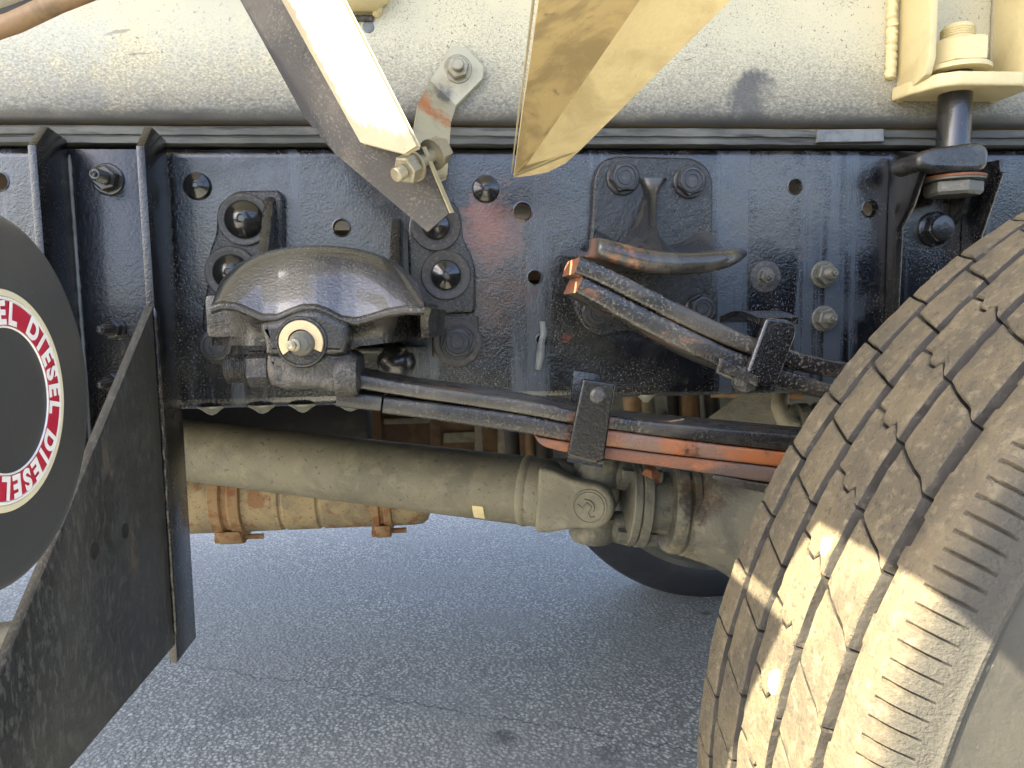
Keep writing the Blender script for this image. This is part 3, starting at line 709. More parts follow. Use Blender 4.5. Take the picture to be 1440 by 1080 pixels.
# ------------------------------------------------------------------ leaf springs
YF, YBK = -.200, -.130
def leaf(name, top, bot, mat, parent, yf=YF, yb_=YBK, cap=True, ends=None):
    """one spring leaf: top edge of its front face traced along the photo, width from yf to yb_, thickness th_px photo pixels"""
    n = 34; pts = []; ths = []
    for i in range(n+1):
        t = i/n*(len(top)-1); k = min(int(t), len(top)-2); f = t-k
        p0 = top[max(k-1,0)]; p1 = top[k]; p2 = top[k+1]; p3 = top[min(k+2, len(top)-1)]
        c = [.5*((2*p1[j])+(p2[j]-p0[j])*f+(2*p0[j]-5*p1[j]+4*p2[j]-p3[j])*f*f+(3*p1[j]-p0[j]-3*p2[j]+p3[j])*f**3) for j in (0,1)]
        pts.append(P(c[0], c[1], yf)); tb_ = (bot[k]*(1-f)+bot[k+1]*f) if isinstance(bot, list) else bot; ths.append(tb_*SC(yf))
    bm = bmesh.new(); rows = []
    for i, p in enumerate(pts):
        d = (pts[min(i+1,n)]-pts[max(i-1,0)]).normalized(); nrm = Vector((d.z,0,-d.x)); nrm = nrm if nrm.z < 0 else -nrm
        th = ths[i]; r_ = th*.22; prof = []
        for (cy_, cz_, a0) in ((yf+r_, r_, 90), (yf+r_, th-r_, 180), (yb_-r_, th-r_, 270), (yb_-r_, r_, 0)):
            for q in range(4):
                a = R(a0+q*30); prof.append((cy_+r_*math.cos(a), cz_-r_*math.sin(a)))
        rows.append([bm.verts.new(Vector((p.x, y_, p.z))+nrm*z_) for y_, z_ in prof])
    m = len(rows[0])
    for a, b in zip(rows, rows[1:]):
        for k in range(m): bm.faces.new((a[k], a[(k+1) % m], b[(k+1) % m], b[k]))
    bm.faces.new(rows[0]); bm.faces.new(rows[-1])
    o = from_bm(name, bm, mat, parent, 40)
    if ends:
        o.data.materials.append(M[ends])
        for pl in o.data.polygons:
            if len(pl.vertices) > 6: pl.material_index = 1
    return o
ls = thing('leaf_spring', 'long main leaf spring running from the hanger, rusty orange towards the tyre', 'leaf spring')
def lf(rows): return [(x,a) for x,a,_ in rows], [b-a-.4 for _,a,b in rows]
LV = [('leaf', [(498,525,546),(571,539,558),(650,550,570),(738,563,584),(810,577,598),(881,589,608),(960,597,619),(1068,607,632),(1180,617,645),(1330,628,662)]),
      ('leaf2', [(540,559,582),(600,566,590),(670,574,601),(738,584.5,611),(810,598.5,624),(881,608.5,633),(960,619.5,643),(1068,632.5,655),(1180,645.5,670),(1330,662.5,686)]),
      ('leafrust', [(756,615,619),(770,618,630),(810,624.5,640),(881,633.5,651),(960,643.5,662),(1068,655.5,679),(1180,670.5,694),(1330,686.5,712)]),
      ('leaf', [(1004,668,673),(1030,672,684),(1068,679.5,693),(1180,694.5,712),(1330,712.5,732)])]
for m_, rows_ in LV: leaf('leaf', *lf(rows_), m_, ls)
leaf('leaf_wrapper', [(474,550),(505,554),(537,558)], [22,22,21], 'castdust', ls)['label'] = 'wrapped eye end of the spring with flaking dark paint'
# rebound clip round the pack
def clip(parent, c_top, c_bot, halfw, yf, yb_, mat, slant, name='spring_clip'):
    pass
cl = plate('spring_clip', [(820,533),(866,540),(850,648),(838,652),(798,641)], YF-.012, .007, 'black', ls, bev=.0018, r=3); cl['label'] = 'black flat rebound clip with a rivet'
pb = [P(812,532,YBK+.012), P(858,539,YBK+.012)]
sheet('spring_clip_back', [[P(806,520,YBK+.010),P(846,526,YBK+.010),P(842,600,YBK+.010),P(800,592,YBK+.010)]], .006, 'black', ls, .0015)
sheet('spring_clip_base', [[P(799,641,YF-.010),P(848,650,YF-.010),P(842,650,YBK+.012),P(797,641,YBK+.012)]], .005, 'black', ls, .001)
lathe('clip_rivet', P(841,556,YF-.012), NY, [(.0075,-.001),(.0072,.0018),(.0050,.0040),(0,.0048)], 'bolthead', cl, 20)
tube('clip_spacer', [P(838,558,YF-.006), P(830,548,YBK+.012)], .006, 'black', cl)

hs = thing('helper_spring', 'short two-leaf helper spring with orange rusty tips under the slipper bracket', 'leaf spring')
HV = [[(816,361,386),(850,374,399),(911,404,430),(960,428,455),(1024,459,485),(1080,481,506),(1140,499,524),(1200,511,537),(1330,530,556)],
      [(820,389,414),(850,403,430),(911,434,466),(960,458,490),(1024,489,520),(1080,512,540),(1140,531,556),(1200,548,572),(1330,575,600)]]
for rows_ in HV: leaf('leaf', *lf(rows_), 'leaf', hs, YF, YBK, ends='rust')
cl = plate('spring_clip', [(1078,446),(1112,450),(1121,458),(1120,472),(1093,541),(1080,545),(1057,536),(1050,524),(1072,462)], YF-.012, .008, 'black', hs, bev=.003, r=6, bres=3)
def arch(u, v):
    a = PI*.5*u
    p0 = P(1095,450,YF-.008); y = YF-.008+(YBK-YF+.024)*u
    q = P(1095+ (1060-1095)*0, 450, y)
    return Vector((p0.x-.018+.036*v, y, p0.z+.002+.006*math.sin(PI*u)))
grid('clip_arch', arch, 12, 3, 'black', cl, 50, th=.006)
sheet('clip_tail', [[P(1015,510,YF-.004),P(1060,528,YF-.004),P(1058,542,YF-.004),P(1012,521,YF-.004)]], .010, 'leaf', hs, .003)
lathe('clip_grease', P(1048,534,YF-.004), NY, [(.012,-.002),(.011,.002),(.006,.005),(0,.006)], 'grease', cl, 18)

# ------------------------------------------------------------------ slipper bracket
sb = thing('slipper_bracket', 'black cast slipper bracket with curved pad above the short helper spring', 'bracket')
bpt = plate('base_plate', [(845,226),(868,219),(975,222),(995,234),(1003,253),(1002,442),(985,456),(930,466),(872,466),(846,474),(822,462),(808,440),(808,418),(826,400),(833,300),(835,250)], -.013, .0125, 'cast', sb, bev=.003, r=9)
flange_bolt(P(876,251,-.013), .0165, bpt, 0, ph=.1); flange_bolt(P(969,256,-.013), .0165, bpt, 0, ph=.35)
flange_bolt(P(840,439,-.013), .0155, bpt, 0, ph=.2); flange_bolt(P(984,434,-.013), .0155, bpt, 0, ph=.5)
# pad: an awning-shaped shoe sloping down from the plate to a rounded front rim
def lerp_px(tab, u):
    t = u*(len(tab)-1); i = min(int(t), len(tab)-2); f = t-i; return (tab[i][0]*(1-f)+tab[i+1][0]*f, tab[i][1]*(1-f)+tab[i+1][1]*f)
def smooth_px(tab, u):
    q = [lerp_px(tab, max(0, min(1, u+d_))) for d_ in (-.05,-.025,0,.025,.05)]; return (sum(x for x,_ in q)/5, sum(y for _,y in q)/5)
BKc = [(836,322),(852,330),(868,340),(890,344),(915,346),(940,346),(960,340),(978,328),(1000,324)]
FTc = [(826,338),(838,334),(862,338),(890,347),(920,353),(955,356),(995,355),(1030,350),(1049,349)]
FBc = [(824,354),(834,362),(862,371),(890,379),(920,385),(955,387),(995,384),(1030,375),(1049,362)]
def ydep(u): return -.19+.085*max(0,1-u/.16)**2+.04*max(0,(u-.78)/.22)**2
def pad(u, v):
    a_, b_, c_ = smooth_px(BKc,u), smooth_px(FTc,u), smooth_px(FBc,u); yd = ydep(u)
    A, B, Cc = P(*a_,-.014), P(*b_,yd), P(*c_,yd)
    if v < .45:
        t = v/.45; q = A.lerp(B, t); q.z -= .010*math.sin(t*PI)*(1-.3*t); return q
    if v < .75:
        t = (v-.45)/.30; q = B.lerp(Cc, t); q.y -= .007*math.sin(t*PI)**.7; return q
    t = (v-.75)/.25; q = Cc.copy(); q.y = Cc.y+(-.014-Cc.y)*t; q.z += .012*t; return q
grid('slipper_pad', pad, 48, 40, 'pad', sb, 70)
def rib(u, v):
    y = -.020-.020*v-.130*v**2.0
    w_ = .0068+.010*max(0,1-v/.22)**1.6+.032*max(0,(v-.55)/.45)**2.2
    c_ = P(920, 250+106*v, y); a = (u-.5)*2
    return Vector((c_.x+w_*a, y+abs(a)**3*(.006+.03*v), c_.z))
grid('rib', rib, 16, 30, 'pad', sb, 70)
def ribside(s_):
    def fn(u, v):
        a = rib(1 if s_ > 0 else 0, v); return Vector((a.x-s_*.004*math.sin(u*PI), a.y+(-.012-a.y)*u, a.z))
    return fn
grid('rib_cheek', ribside(1), 6, 20, 'pad', sb, 70); grid('rib_cheek', ribside(-1), 6, 20, 'pad', sb, 70)

# ------------------------------------------------------------------ body mount: lower bracket on the rail, tie bolt, upper bracket on the body
lm = thing('lower_mount_bracket', 'black pressed bracket on the rail with a lug under the tie bolt', 'bracket')
YE = -.066
xa = P(1252,300,0).x; xe = P(1392,300,-.03).x
za, ze = P(1252,232,0).z, P(1300,205,YE).z
zl = P(1340,240,YE).z
prismX('left_cheek', [(-.0005,za+.004),(-.018,za+.012),(YE+.012,ze-.004),(YE+.006,zl+.004),(-.040,P(1275,290,-.04).z),(-.020,P(1268,322,-.02).z),(-.017,P(1272,460,-.017).z),(-.0005,P(1270,480,0).z)], xa-.004, xa+.005, 'black', lm, .002)
prismX('right_cheek', [(-.0005,za-.002),(YE+.01,ze-.012),(YE+.008,zl),(-.030,P(1360,330,-.03).z),(-.006,P(1355,420,-.006).z),(-.0005,P(1355,430,0).z)], xe-.012, xe-.006, 'black', lm, .0015)
prismX('stiffener', [(-.0005,P(1345,262,0).z),(-.030,P(1345,262,-.03).z),(-.020,P(1345,300,-.02).z),(-.002,P(1348,318,0).z),(-.0005,P(1348,318,0).z)], P(1348,290,-.01).x-.003, P(1348,290,-.01).x+.003, 'pad', lm, .001)
lug = [(1291,217),(1312,207),(1375,199),(1390,204),(1394,219),(1389,238),(1370,242),(1308,240),(1291,234)]
plate('lug', lug, YE-.004, .052, 'pad', lm, bev=.006, r=9, bres=4)
bm = bmesh.new(); c = P(1313,322,0); hexp(bm, c, NY, .0165, .002, .016, .002, .2); lathe_bm(bm, c, NY, [(.0200,-.001),(.0200,.003),(.018,.004)], 30); lathe_bm(bm, c, NY, [(.0142,.0155),(.0135,.0185),(.0120,.019),(0,.0188)], 28)
hb = from_bm('bolt', bm, 'bolt', lm, 28)
def text_mesh(body, size, mx, mat, parent, name='letter', label=None):
    me, H = letter_mesh(body); me.transform(Matrix.Scale(size/H, 4)); me.transform(mx)
    o = finish(name, me, mat, parent, 30)
    if label: o['label'] = label
    return o
text_mesh('B', .0105, Matrix.Translation(c+Vector((.001,-.0190,0))) @ Matrix.Rotation(R(90),4,'X') @ Matrix.Rotation(R(-25),4,'Z'), 'bolthead', hb, label='raised letter B on a bolt head')

tb = thing('tie_bolt', 'thick vertical tie bolt joining the cream body bracket to the rail lug', 'bolt')
yb_ = -.036; bx = P(1342,160,yb_).x
zsh0, zsh1 = P(1342,205,yb_).z, P(1342,128,yb_).z
lathe('shank', (bx,yb_,0), (0,0,1), [(.0172,zsh0-.03),(.0172,zsh1-.004),(.0165,zsh1-.003),(.0172,zsh1-.001),(.0165,zsh1+.001),(.0172,zsh1+.003),(.0165,zsh1+.02)], 'bolt', tb, 32)
zn0, zn1, zth = P(1342,95,yb_).z, P(1342,60,yb_).z, P(1342,40,yb_).z
bm = bmesh.new(); lathe_bm(bm, (bx,yb_,0), (0,0,1), [(.034,zn0-.006),(.034,zn0-.002),(.0325,zn0-.0005)], 40); hexp(bm, (bx,yb_,0), (0,0,1), .0325, zn0-.001, zn1, .004, .15); from_bm('nut', bm, 'cream', tb, 28)
prof = []; z = zn1-.004
while z < zth: prof += [(.0172,z),(.0160,z+.0012)]; z += .0024
lathe('thread_end', (bx,yb_,0), (0,0,1), prof+[(.0160,zth),(.0135,zth+.003),(.008,zth+.0045),(0,zth+.005)], 'cream', tb, 30)
zh0, zh1 = P(1340,240,YE-.02).z, P(1340,266,YE-.02).z
bm = bmesh.new(); hexp(bm, (bx-.002,yb_-.006,zh0-.001), (0,0,-1), .0290, .003, zh0-zh1, .004, .35); lathe_bm(bm, (bx-.002,yb_-.006,zh0), (0,0,-1), [(.031,-.001),(.031,.004),(.028,.005)], 36); from_bm('head', bm, 'olive', tb, 28)
lathe('rust_ring', (bx-.002,yb_-.006,zh0-.0003), (0,0,-1), [(.0318,-.0012),(.0318,.0012),(.0300,.0022)], 'rust', tb, 30)

um = thing('upper_mount_bracket', 'cream welded channel bracket on the body with a thick foot plate', 'bracket')
zf1, zf0 = P(1300,98,-.06).z, P(1300,120,-.06).z
xl_, xr_ = P(1262,60,-.004).x, P(1392,60,-.004).x
def ch(x0, x1, d0): return prismX('side_wall', [(-.0045,zf0-.004),(-.0045,1.36),(-.062,1.36),(-.062,zf1+.012),(-.056,zf1-.004)], x0, x1, 'cream', um, .0015)
ch(xl_, xl_+.008, 0); ch(xr_, xr_+.008, 0)
bm = bmesh.new()
fp = [(xl_-.006,-.0045),(xl_-.002,-.030),(xl_+.012,-.060),(xl_+.030,-.070),(xr_-.010,-.070),(xr_+.009,-.056),(xr_+.012,-.030),(xr_+.010,-.0045)]
a = [bm.verts.new((x,y,zf0-.002)) for x,y in fp]; b = [bm.verts.new((x,y,zf1-.003)) for x,y in fp]
bm.faces.new(a); bm.faces.new(b)
for i in range(len(fp)): bm.faces.new((a[i],a[(i+1)%len(fp)],b[(i+1)%len(fp)],b[i]))
bmesh.ops.recalc_face_normals(bm, faces=bm.faces); bmesh.ops.bevel(bm, geom=bm.edges[:], offset=.003, segments=3, affect='EDGES', profile=.5, clamp_overlap=True)
from_bm('foot_plate', bm, 'cream', um)
weld('weld_bead', P(1256,-30,-.008), P(1252,112,-.008), .0062, 'cream', um, .0085, 5)
weld('weld_bead', (xr_+.001,-.0065,zf1), (xr_+.001,-.0065,1.35), .003, 'creamlit', um, .02, 15)

# ------------------------------------------------------------------ struts in front of the body
st = thing('angle_strut', 'sunlit cream angle-iron strut with a grimy dark side, bolted to the link plate', 'strut')
fo0, fo1 = P(392,-14,-.17), P(511,201,-.220)
br0, br1, br2 = P(478,-14,-.210), P(590,206,-.260), P(573,217,-.252)
dk0, dk1, dk2, tip1, tip2, tip3 = P(330,-14,-.150), P(428,165,-.192), P(470,215,-.196), P(601,326,-.190), P(631,300,-.190), P(592,207,-.215)
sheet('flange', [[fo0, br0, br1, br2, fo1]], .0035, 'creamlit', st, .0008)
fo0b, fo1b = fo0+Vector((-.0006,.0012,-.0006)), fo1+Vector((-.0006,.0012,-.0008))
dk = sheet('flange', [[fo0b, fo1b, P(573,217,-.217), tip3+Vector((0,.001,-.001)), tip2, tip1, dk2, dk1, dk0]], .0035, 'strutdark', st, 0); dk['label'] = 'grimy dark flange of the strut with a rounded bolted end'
sheet('painted_lit_edge', [[tip3+Vector((.0005,0,0)), tip2+Vector((.0005,0,0)), tip2+Vector((.0035,.004,.001)), tip3+Vector((.003,.004,.001))]], .0015, 'creamlit', st, 0)  # pale strip painted as the sunlit edge of the dark flange
A_, B_ = P(556,247,-.228), P(627,207,-.190); axd = (B_-A_).normalized()
bt = thing('strut_bolt', 'zinc bolt and nut clamping the strut end to the bent link plate', 'bolt')
bm = bmesh.new(); lathe_bm(bm, A_, axd, [(.0050,0),(.0060,.001)]+[(.0060-.0006*(i%2),.001+.0009*i) for i in range(10)]+[(.0058,.05)], 20); from_bm('shank', bm, 'zinc', bt)
bm = bmesh.new(); hexp(bm, A_, axd, .0118, .010, .021, .0015, .2); lathe_bm(bm, A_, axd, [(.0130,.0205),(.0130,.0225)], 26); from_bm('nut', bm, 'zinc', bt, 28)
L_ = (B_-A_).length
bm = bmesh.new(); hexp(bm, A_, axd, .0118, L_-.016, L_-.004, .0015, .4); lathe_bm(bm, A_, axd, [(.0132,L_-.0185),(.0132,L_-.0162)], 26); from_bm('head', bm, 'zinc', bt, 28)

lk = thing('link_plate', 'bent zinc link plate bolted to the cream body, streaked with rust at the bend', 'link plate')
l1 = [(637,66),(655,68),(680,95),(678,112),(640,151),(604,116)]
y1 = -.0085
la, lb = P(604,116,y1), P(640,151,y1); lc, ld = P(632,176,-.036), P(586,150,-.036)
le, lf = P(626,252,-.180), P(574,222,-.185); lg, lh = P(604,262,-.187), P(578,250,-.189)
sheet('plate', [[P(*q,y1) for q in l1], [la, lb, lc, ld], [ld, lc, le, lg, lh, lf]], .004, 'link', lk, .0008, 25)
c = P(644,98,y1-.002)
bm = bmesh.new(); lathe_bm(bm, c, NY, [(.0150,-.001),(.0150,.0022),(.0142,.003)], 32); hexp(bm, c, NY, .0118, .003, .0115, .0016, .25); lathe_bm(bm, c, NY, [(.0062,.011),(.0062,.0175),(.0050,.0190),(0,.0192)], 22); from_bm('bolt', bm, 'zinc', lk, 28)

wd = thing('wedge_strut', 'beige pointed folded channel strut hanging in front of the body', 'strut')
ft, fb = P(905,-14,-.335), P(737,232,-.150)
tipw = P(722,245,-.158)
lt = P(757,-14,-.390)
curve = [P(745,243,-.153), P(770,238,-.156), P(795,226,-.160), P(815,208,-.165), P(832,188,-.172)]
rt_ = P(1036,-14,-.370)
lt2 = P(734,150,-.215); lt3 = P(746,70,-.30)
sheet('folded_plate', [[tipw, *curve, rt_, ft, fb], [fb, ft, lt, lt3, lt2, tipw]], .003, 'wedge', wd, .0012, 20)
fp_ = wd.children[-1] if wd.children else [o for o in C.objects if o.parent == wd][-1]
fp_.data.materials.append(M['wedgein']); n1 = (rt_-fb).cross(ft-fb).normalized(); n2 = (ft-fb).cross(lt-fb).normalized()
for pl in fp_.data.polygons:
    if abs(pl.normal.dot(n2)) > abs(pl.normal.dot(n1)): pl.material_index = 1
sheet('lip', [[tipw+Vector((-.0012,-.001,.001)), lt2+Vector((-.0012,-.001,0)), lt3+Vector((-.0012,-.001,0)), lt+Vector((-.0012,-.001,0)), lt+Vector((-.0016,.006,0)), lt3+Vector((-.0016,.006,0)), lt2+Vector((-.0016,.006,0))]], .0012, 'creamlit', wd, 0)

# bars crossing the upper corner
hb_ = thing('crossing_bar', 'dusty brown bars crossing the upper corner in front of the body', 'bar')
tube('bar', [P(-40,52,-.26), P(20,32,-.27), P(78,5,-.275), P(140,-22,-.28)], [.0075,.0072,.0070,.0080], 'wood', hb_, 12)
tube('bar', [P(-60,14,-.22), P(10,-2,-.225), P(70,-30,-.23)], .016, 'beige', hb_, 16)
sheet('dark_strap', [[P(-30,30,-.235),P(62,0,-.24),P(90,-20,-.24),P(-30,10,-.235)]], .004, 'dark', hb_, .001)

# ------------------------------------------------------------------ drive shaft
ds = thing('drive_shaft', 'thick dusty olive drive shaft tube with a universal joint', 'drive shaft')
rS = .055
a, b = P(150,620,.60), P(742,690,.33)
dv = (b-a).normalized(); Ls = (b-a).length
a2 = a-dv*1.2
lathe('tube', a2, dv, [(rS,0),(rS,.3),(rS,Ls+1.2),(rS*.96,Ls+1.204)], 'shaft', ds, 56)
lathe('weld_ring', b, dv, [(rS*1.0,-.008),(rS*1.025,-.006),(rS*1.045,-.001),(rS*1.03,.003),(rS*1.0,.006)], 'shaft', ds, 56, cap=False)
ax_, ay_, az_ = frame_of(dv)
# yoke: collar running into two ears
side = Vector((0,-1,0)); side = (side-dv*side.dot(dv)).normalized(); upv = side.cross(dv).normalized(); upv = upv if upv.z > 0 else -upv
lathe('yoke_collar', b, dv, [(rS*1.0,.004),(rS*1.01,.016),(rS*.99,.030),(rS*.90,.044),(rS*.70,.055)], 'shaft', ds, 48)
def ear(sgn):
    bm = bmesh.new(); o = b+dv*.030; pts2 = [(-.004,.053),(.020,.050),(.045,.040),(.068,.037)]
    for k in range(13):
        t = PI/2-k*PI/12; pts2.append((.078+.036*math.cos(t), .0+.037*math.sin(t)))
    pts2 += [(.068,-.037),(.045,-.042),(.020,-.050),(-.004,-.053)]
    fr0 = [bm.verts.new(o+dv*s_+upv*(u_*.97)+side*sgn*(.056-.002*(1 if s_ > .03 else 0))) for s_, u_ in pts2]
    bk0 = [bm.verts.new(o+dv*s_+upv*u_+side*sgn*.022) for s_, u_ in pts2]
    bm.faces.new(fr0); bm.faces.new(bk0); n_ = len(pts2)
    for i in range(n_): bm.faces.new((fr0[i],fr0[(i+1)%n_],bk0[(i+1)%n_],bk0[i]))
    bmesh.ops.recalc_face_normals(bm, faces=bm.faces); bmesh.ops.bevel(bm, geom=[e for e in bm.edges if e.calc_face_angle(0) > .8], offset=.008, segments=4, affect='EDGES', profile=.5, clamp_overlap=True)
    return from_bm('yoke_ear', bm, 'shaft', ds, 40)
ye = ear(1); ear(-1)
cc = b+dv*.108+side*.0545
lathe('bearing_cap', cc, side, [(.0270,-.002),(.0262,.0012),(.0238,.0014),(.0236,-.0004),(.0226,-.0004),(.0222,.0014),(0,.0018)], 'shaft', ye, 36)
# curved flourish cast on the cap
fl = []
for k in range(22):
    t = k/21; ang = R(200)-t*R(250)*.9; rr2 = .020-.012*t
    fl.append(cc+side*.0022+dv*(rr2*math.cos(ang)*.9-.002)+upv*(rr2*math.sin(ang)*.9-.003))
tube('cap_flourish', fl[8:], .0016, 'shaft', ye, 8)
tube('cap_flourish', [cc+side*.002+dv*d_+upv*u_ for d_, u_ in ((-.018,.002),(-.010,-.003),(-.004,.006),(.003,.001),(-.002,-.009),(.003,-.016),(.009,-.013))], .0012, 'shaft', ye, 8)
# cross inside the joint and balance weight
tube('joint_cross', [b+dv*.108+side*.05, b+dv*.108-side*.05], .016, 'axle', ds); tube('joint_cross', [b+dv*.108+upv*.05, b+dv*.108-upv*.05], .016, 'axle', ds)
bwc = b-dv*.066
bm = bmesh.new(); rows = []
for i in range(7):
    t = R(-48+i*4.6)
    d_ = side*math.cos(t)+upv*math.sin(t)
    rows.append([bm.verts.new(bwc+dv*s_+d_*rr2) for s_, rr2 in ((-.009,rS-.002),(-.009,rS+.0035),(.009,rS+.0035),(.009,rS-.002))])
for r1, r2 in zip(rows, rows[1:]):
    for k in range(3): bm.faces.new((r1[k],r2[k],r2[k+1],r1[k+1]))
bm.faces.new(rows[0]); bm.faces.new(rows[-1])
from_bm('balance_weight', bm, 'cream', ds)

# ------------------------------------------------------------------ rear axle with pinion flange
rx = thing('rear_axle', 'dusty grey rear axle housing with bolted pinion flange beside the tyre', 'axle')
pv = Vector((1.0,-.06,-.10)).normalized(); po = b+dv*.108
def pt(s_): return po+pv*s_
def ringm(name, s0, prof, mat='axle', n=48): return lathe(name, pt(s0), pv, prof, mat, rx, n)
# flange yoke ears, top and bottom
for sg in (1, -1):
    q = pt(0)+upv*.045*sg
    bm = bmesh.new(); lathe_bm(bm, pt(0)+upv*.026*sg, upv*sg, [(.036,0),(.036,.032),(.031,.041),(.014,.044)], 28); from_bm('flange_ear', bm, 'axle', rx)
    tube('flange_arm', [pt(.0)+upv*.040*sg, pt(.03)+upv*.042*sg, pt(.062)+upv*.044*sg], [.022,.024,.028], 'axle', rx, 14)
pf1 = ringm('pinion_flange', .050, [(.030,-.004),(.066,0),(.068,.002),(.068,.012),(.064,.0135)])
pf2 = ringm('pinion_flange', .0645, [(.066,0),(.070,.001),(.070,.014),(.066,.016)])
ringm('oil_seal', .082, [(.048,-.004),(.050,.0),(.050,.030),(.060,.034)])
ringm('dust_ring', .112, [(.058,0),(.072,.001),(.076,.008),(.076,.020),(.070,.022),(.070,.026),(.078,.027),(.079,.036),(.072,.040)])
for k in range(4):
    t = R(58+(0,64,180,244)[k]); d_ = upv*math.sin(t)+pv.cross(upv)*math.cos(t)
    bm = bmesh.new(); hexp(bm, pt(.034)+d_*.056, pv, .0115, 0, .018, .0015, .3); from_bm('flange_bolt', bm, 'axle', pf1, 28); bm = bmesh.new(); hexp(bm, pt(.080)+d_*.058, pv, .0105, 0, .016, .0015, .1); from_bm('flange_nut', bm, 'axle', pf2, 28)
# carrier housing
bm = bmesh.new()
lathe_bm(bm, pt(.14), pv, [(.070,0),(.078,.010),(.092,.05),(.118,.10),(.146,.15),(.162,.20),(.165,.25),(.15,.31),(.11,.36),(.05,.38),(0,.385)], 56)
rnd = random.Random(5)
for v in bm.verts:
    d_ = v.co-pt(.3); f_ = 1+.03*math.sin(v.co.x*60+v.co.z*40)*math.sin(v.co.y*50); v.co = pt(.3)+Vector((d_.x*f_, d_.y*1.05*f_, d_.z*f_))
from_bm('carrier_housing', bm, 'axle', rx, 60)
c0 = pt(.36); tube('axle_tube', [(c0.x,-.36,.487),(c0.x,.10,.50),(c0.x,.30,.56),(c0.x,.50,.56),(c0.x,.80,.50),(c0.x,1.4,.487)], [.062,.068,.10,.10,.068,.062], 'axle', rx, 28)
lathe('rust_knob', P(843,684,.30), (0,-.3,1), [(.011,-.02),(.012,0),(.010,.008),(.007,.010),(0,.0105)], 'rust', rx, 5, 20)
lathe('rust_knob', P(915,664,.25), (0,-.3,1), [(.013,-.02),(.014,0),(.011,.005),(.008,.007),(0,.0075)], 'rust', rx, 5, 20)

# ------------------------------------------------------------------ silencer behind the shaft
mf = thing('exhaust_silencer', 'rust-spotted cylindrical silencer with two clamps behind the drive shaft', 'exhaust silencer')
mc = P(430,690,.86); mr = (743-690)*SC(.86)
x0_, x1_ = P(60,700,.86).x, P(606,700,.86).x
rim = [(mr*.55,x0_-1.0),(mr*1.0,x0_-.96)]
xs = x0_-.5; pf = list(rim)
for xg in (P(404,700,.86).x, P(455,700,.86).x): pf += [(mr,xg-.006),(mr*.955,xg-.002),(mr*.955,xg+.002),(mr,xg+.006)]
pf += [(mr,x1_-.035),(mr*.97,x1_-.018),(mr*.86,x1_-.006),(mr*.6,x1_),(0,x1_+.002)]
lathe('shell', (0,mc.y,mc.z), (1,0,0), pf, 'muffler', mf, 48)
def mclamp(px, w_, rust):
    x_ = P(px,700,.86).x
    cm = lathe('clamp', (x_,mc.y,mc.z), (1,0,0), [(mr*1.0,-w_),(mr*1.09,-w_*.9),(mr*1.10,-w_*.3),(mr*1.03,-w_*.15),(mr*1.03,w_*.15),(mr*1.10,w_*.3),(mr*1.09,w_*.9),(mr*1.0,w_)], 'clamp', mf, 40, cap=False)
    lug_ = prismX('clamp_lug', [(mc.y-.070,mc.z-mr*.80),(mc.y-.045,mc.z-mr*1.20),(mc.y-.020,mc.z-mr*1.28),(mc.y+.012,mc.z-mr*1.16),(mc.y+.012,mc.z-mr*.98),(mc.y-.03,mc.z-mr*.92)], x_-w_*.75, x_+w_*.75, 'clamp', cm, .003)
    bm = bmesh.new(); hexp(bm, (x_-w_-.006,mc.y-.022,mc.z-mr*1.10), (1,0,0), .013, 0, .010, .0015); lathe_bm(bm, (x_-w_*.8,mc.y-.022,mc.z-mr*1.10), (1,0,0), [(.006,0),(.006,w_*2+.024)], 14); from_bm('clamp_bolt', bm, 'clamp', cm, 28)
mclamp(330,.034,1); mclamp(540,.022,0)

# ------------------------------------------------------------------ things further inside, seen through the gaps
bb = thing('metal_box', 'brown ribbed metal box in the dark behind the drive shaft', 'metal box')
yB = 1.18
xq0, xq1 = P(300,600,yB).x, P(745,600,yB).x; zq0, zq1 = P(500,690,yB).z, P(500,560,yB).z
bcs = box('case', (xq0,yB,zq0),(xq1,yB+.4,zq1+.06),'boxbrown',bb,.004)
for px0, px1, py0, py1 in ((522,535,560,660),(540,606,586,596),(606,618,560,650),(624,668,606,622),(668,678,590,640),(700,716,585,650),(622,690,634,650)):
    q0, q1 = P(px0,py1,yB), P(px1,py0,yB); box('panel_rib', (q0.x,yB-.014,q0.z),(q1.x,yB-.0005,q1.z),'boxbrown' if px0 % 4 else 'beige',bcs,.003)
dc = thing('dark_crossmember', 'black crossmember and hoses in the shade above the axle', 'crossmember')
box('beam', (P(700,600,.55).x,.10,ZB+.02),(P(880,600,.55).x,.76,ZB+.14),'dark',dc,.01)
for px, r_, m_ in ((718,.016,'dark'),(742,.012,'boxbrown'),(762,.020,'dark')):
    tube('hose', [P(px,575,.70), P(px+2,620,.70), P(px+4,665,.68)], r_, m_, dc, 12)
box('dark_gap_filler', (-1.4,.68,ZB-.22),(P(520,600,.7).x,.76,ZB+.2),'dark',dc,.01)  # dark box added to fill a bright gap with black
bc = thing('brake_hose', 'beige dusty brake hose and fitting above the rear axle', 'brake fitting')
tube('hose_loop', [P(1098,556,.14), P(1096,572,.12), P(1102,590,.11), P(1118,600,.11)], .011, 'beige', bc, 14)
lathe('fitting', P(1118,586,.12), (1,.1,0), [(.010,0),(.018,.001),(.018,.016),(.012,.018),(.012,.03),(.018,.031),(.018,.05),(0,.052)], 'axle', bc, 20)
sheet('mount', [[P(985,600,.20),P(1045,556,.20),P(1100,552,.16),P(1110,600,.16)]], .02, 'axle', bc, .004)
for px, m_ in ((890,'wood'),(905,'beige'),(945,'dark'),(968,'boxbrown'),(1000,'dark')):
    tube('pipe', [P(px,545,.42), P(px+3,600,.40)], .010+.004*(px % 3), m_, bc, 10)
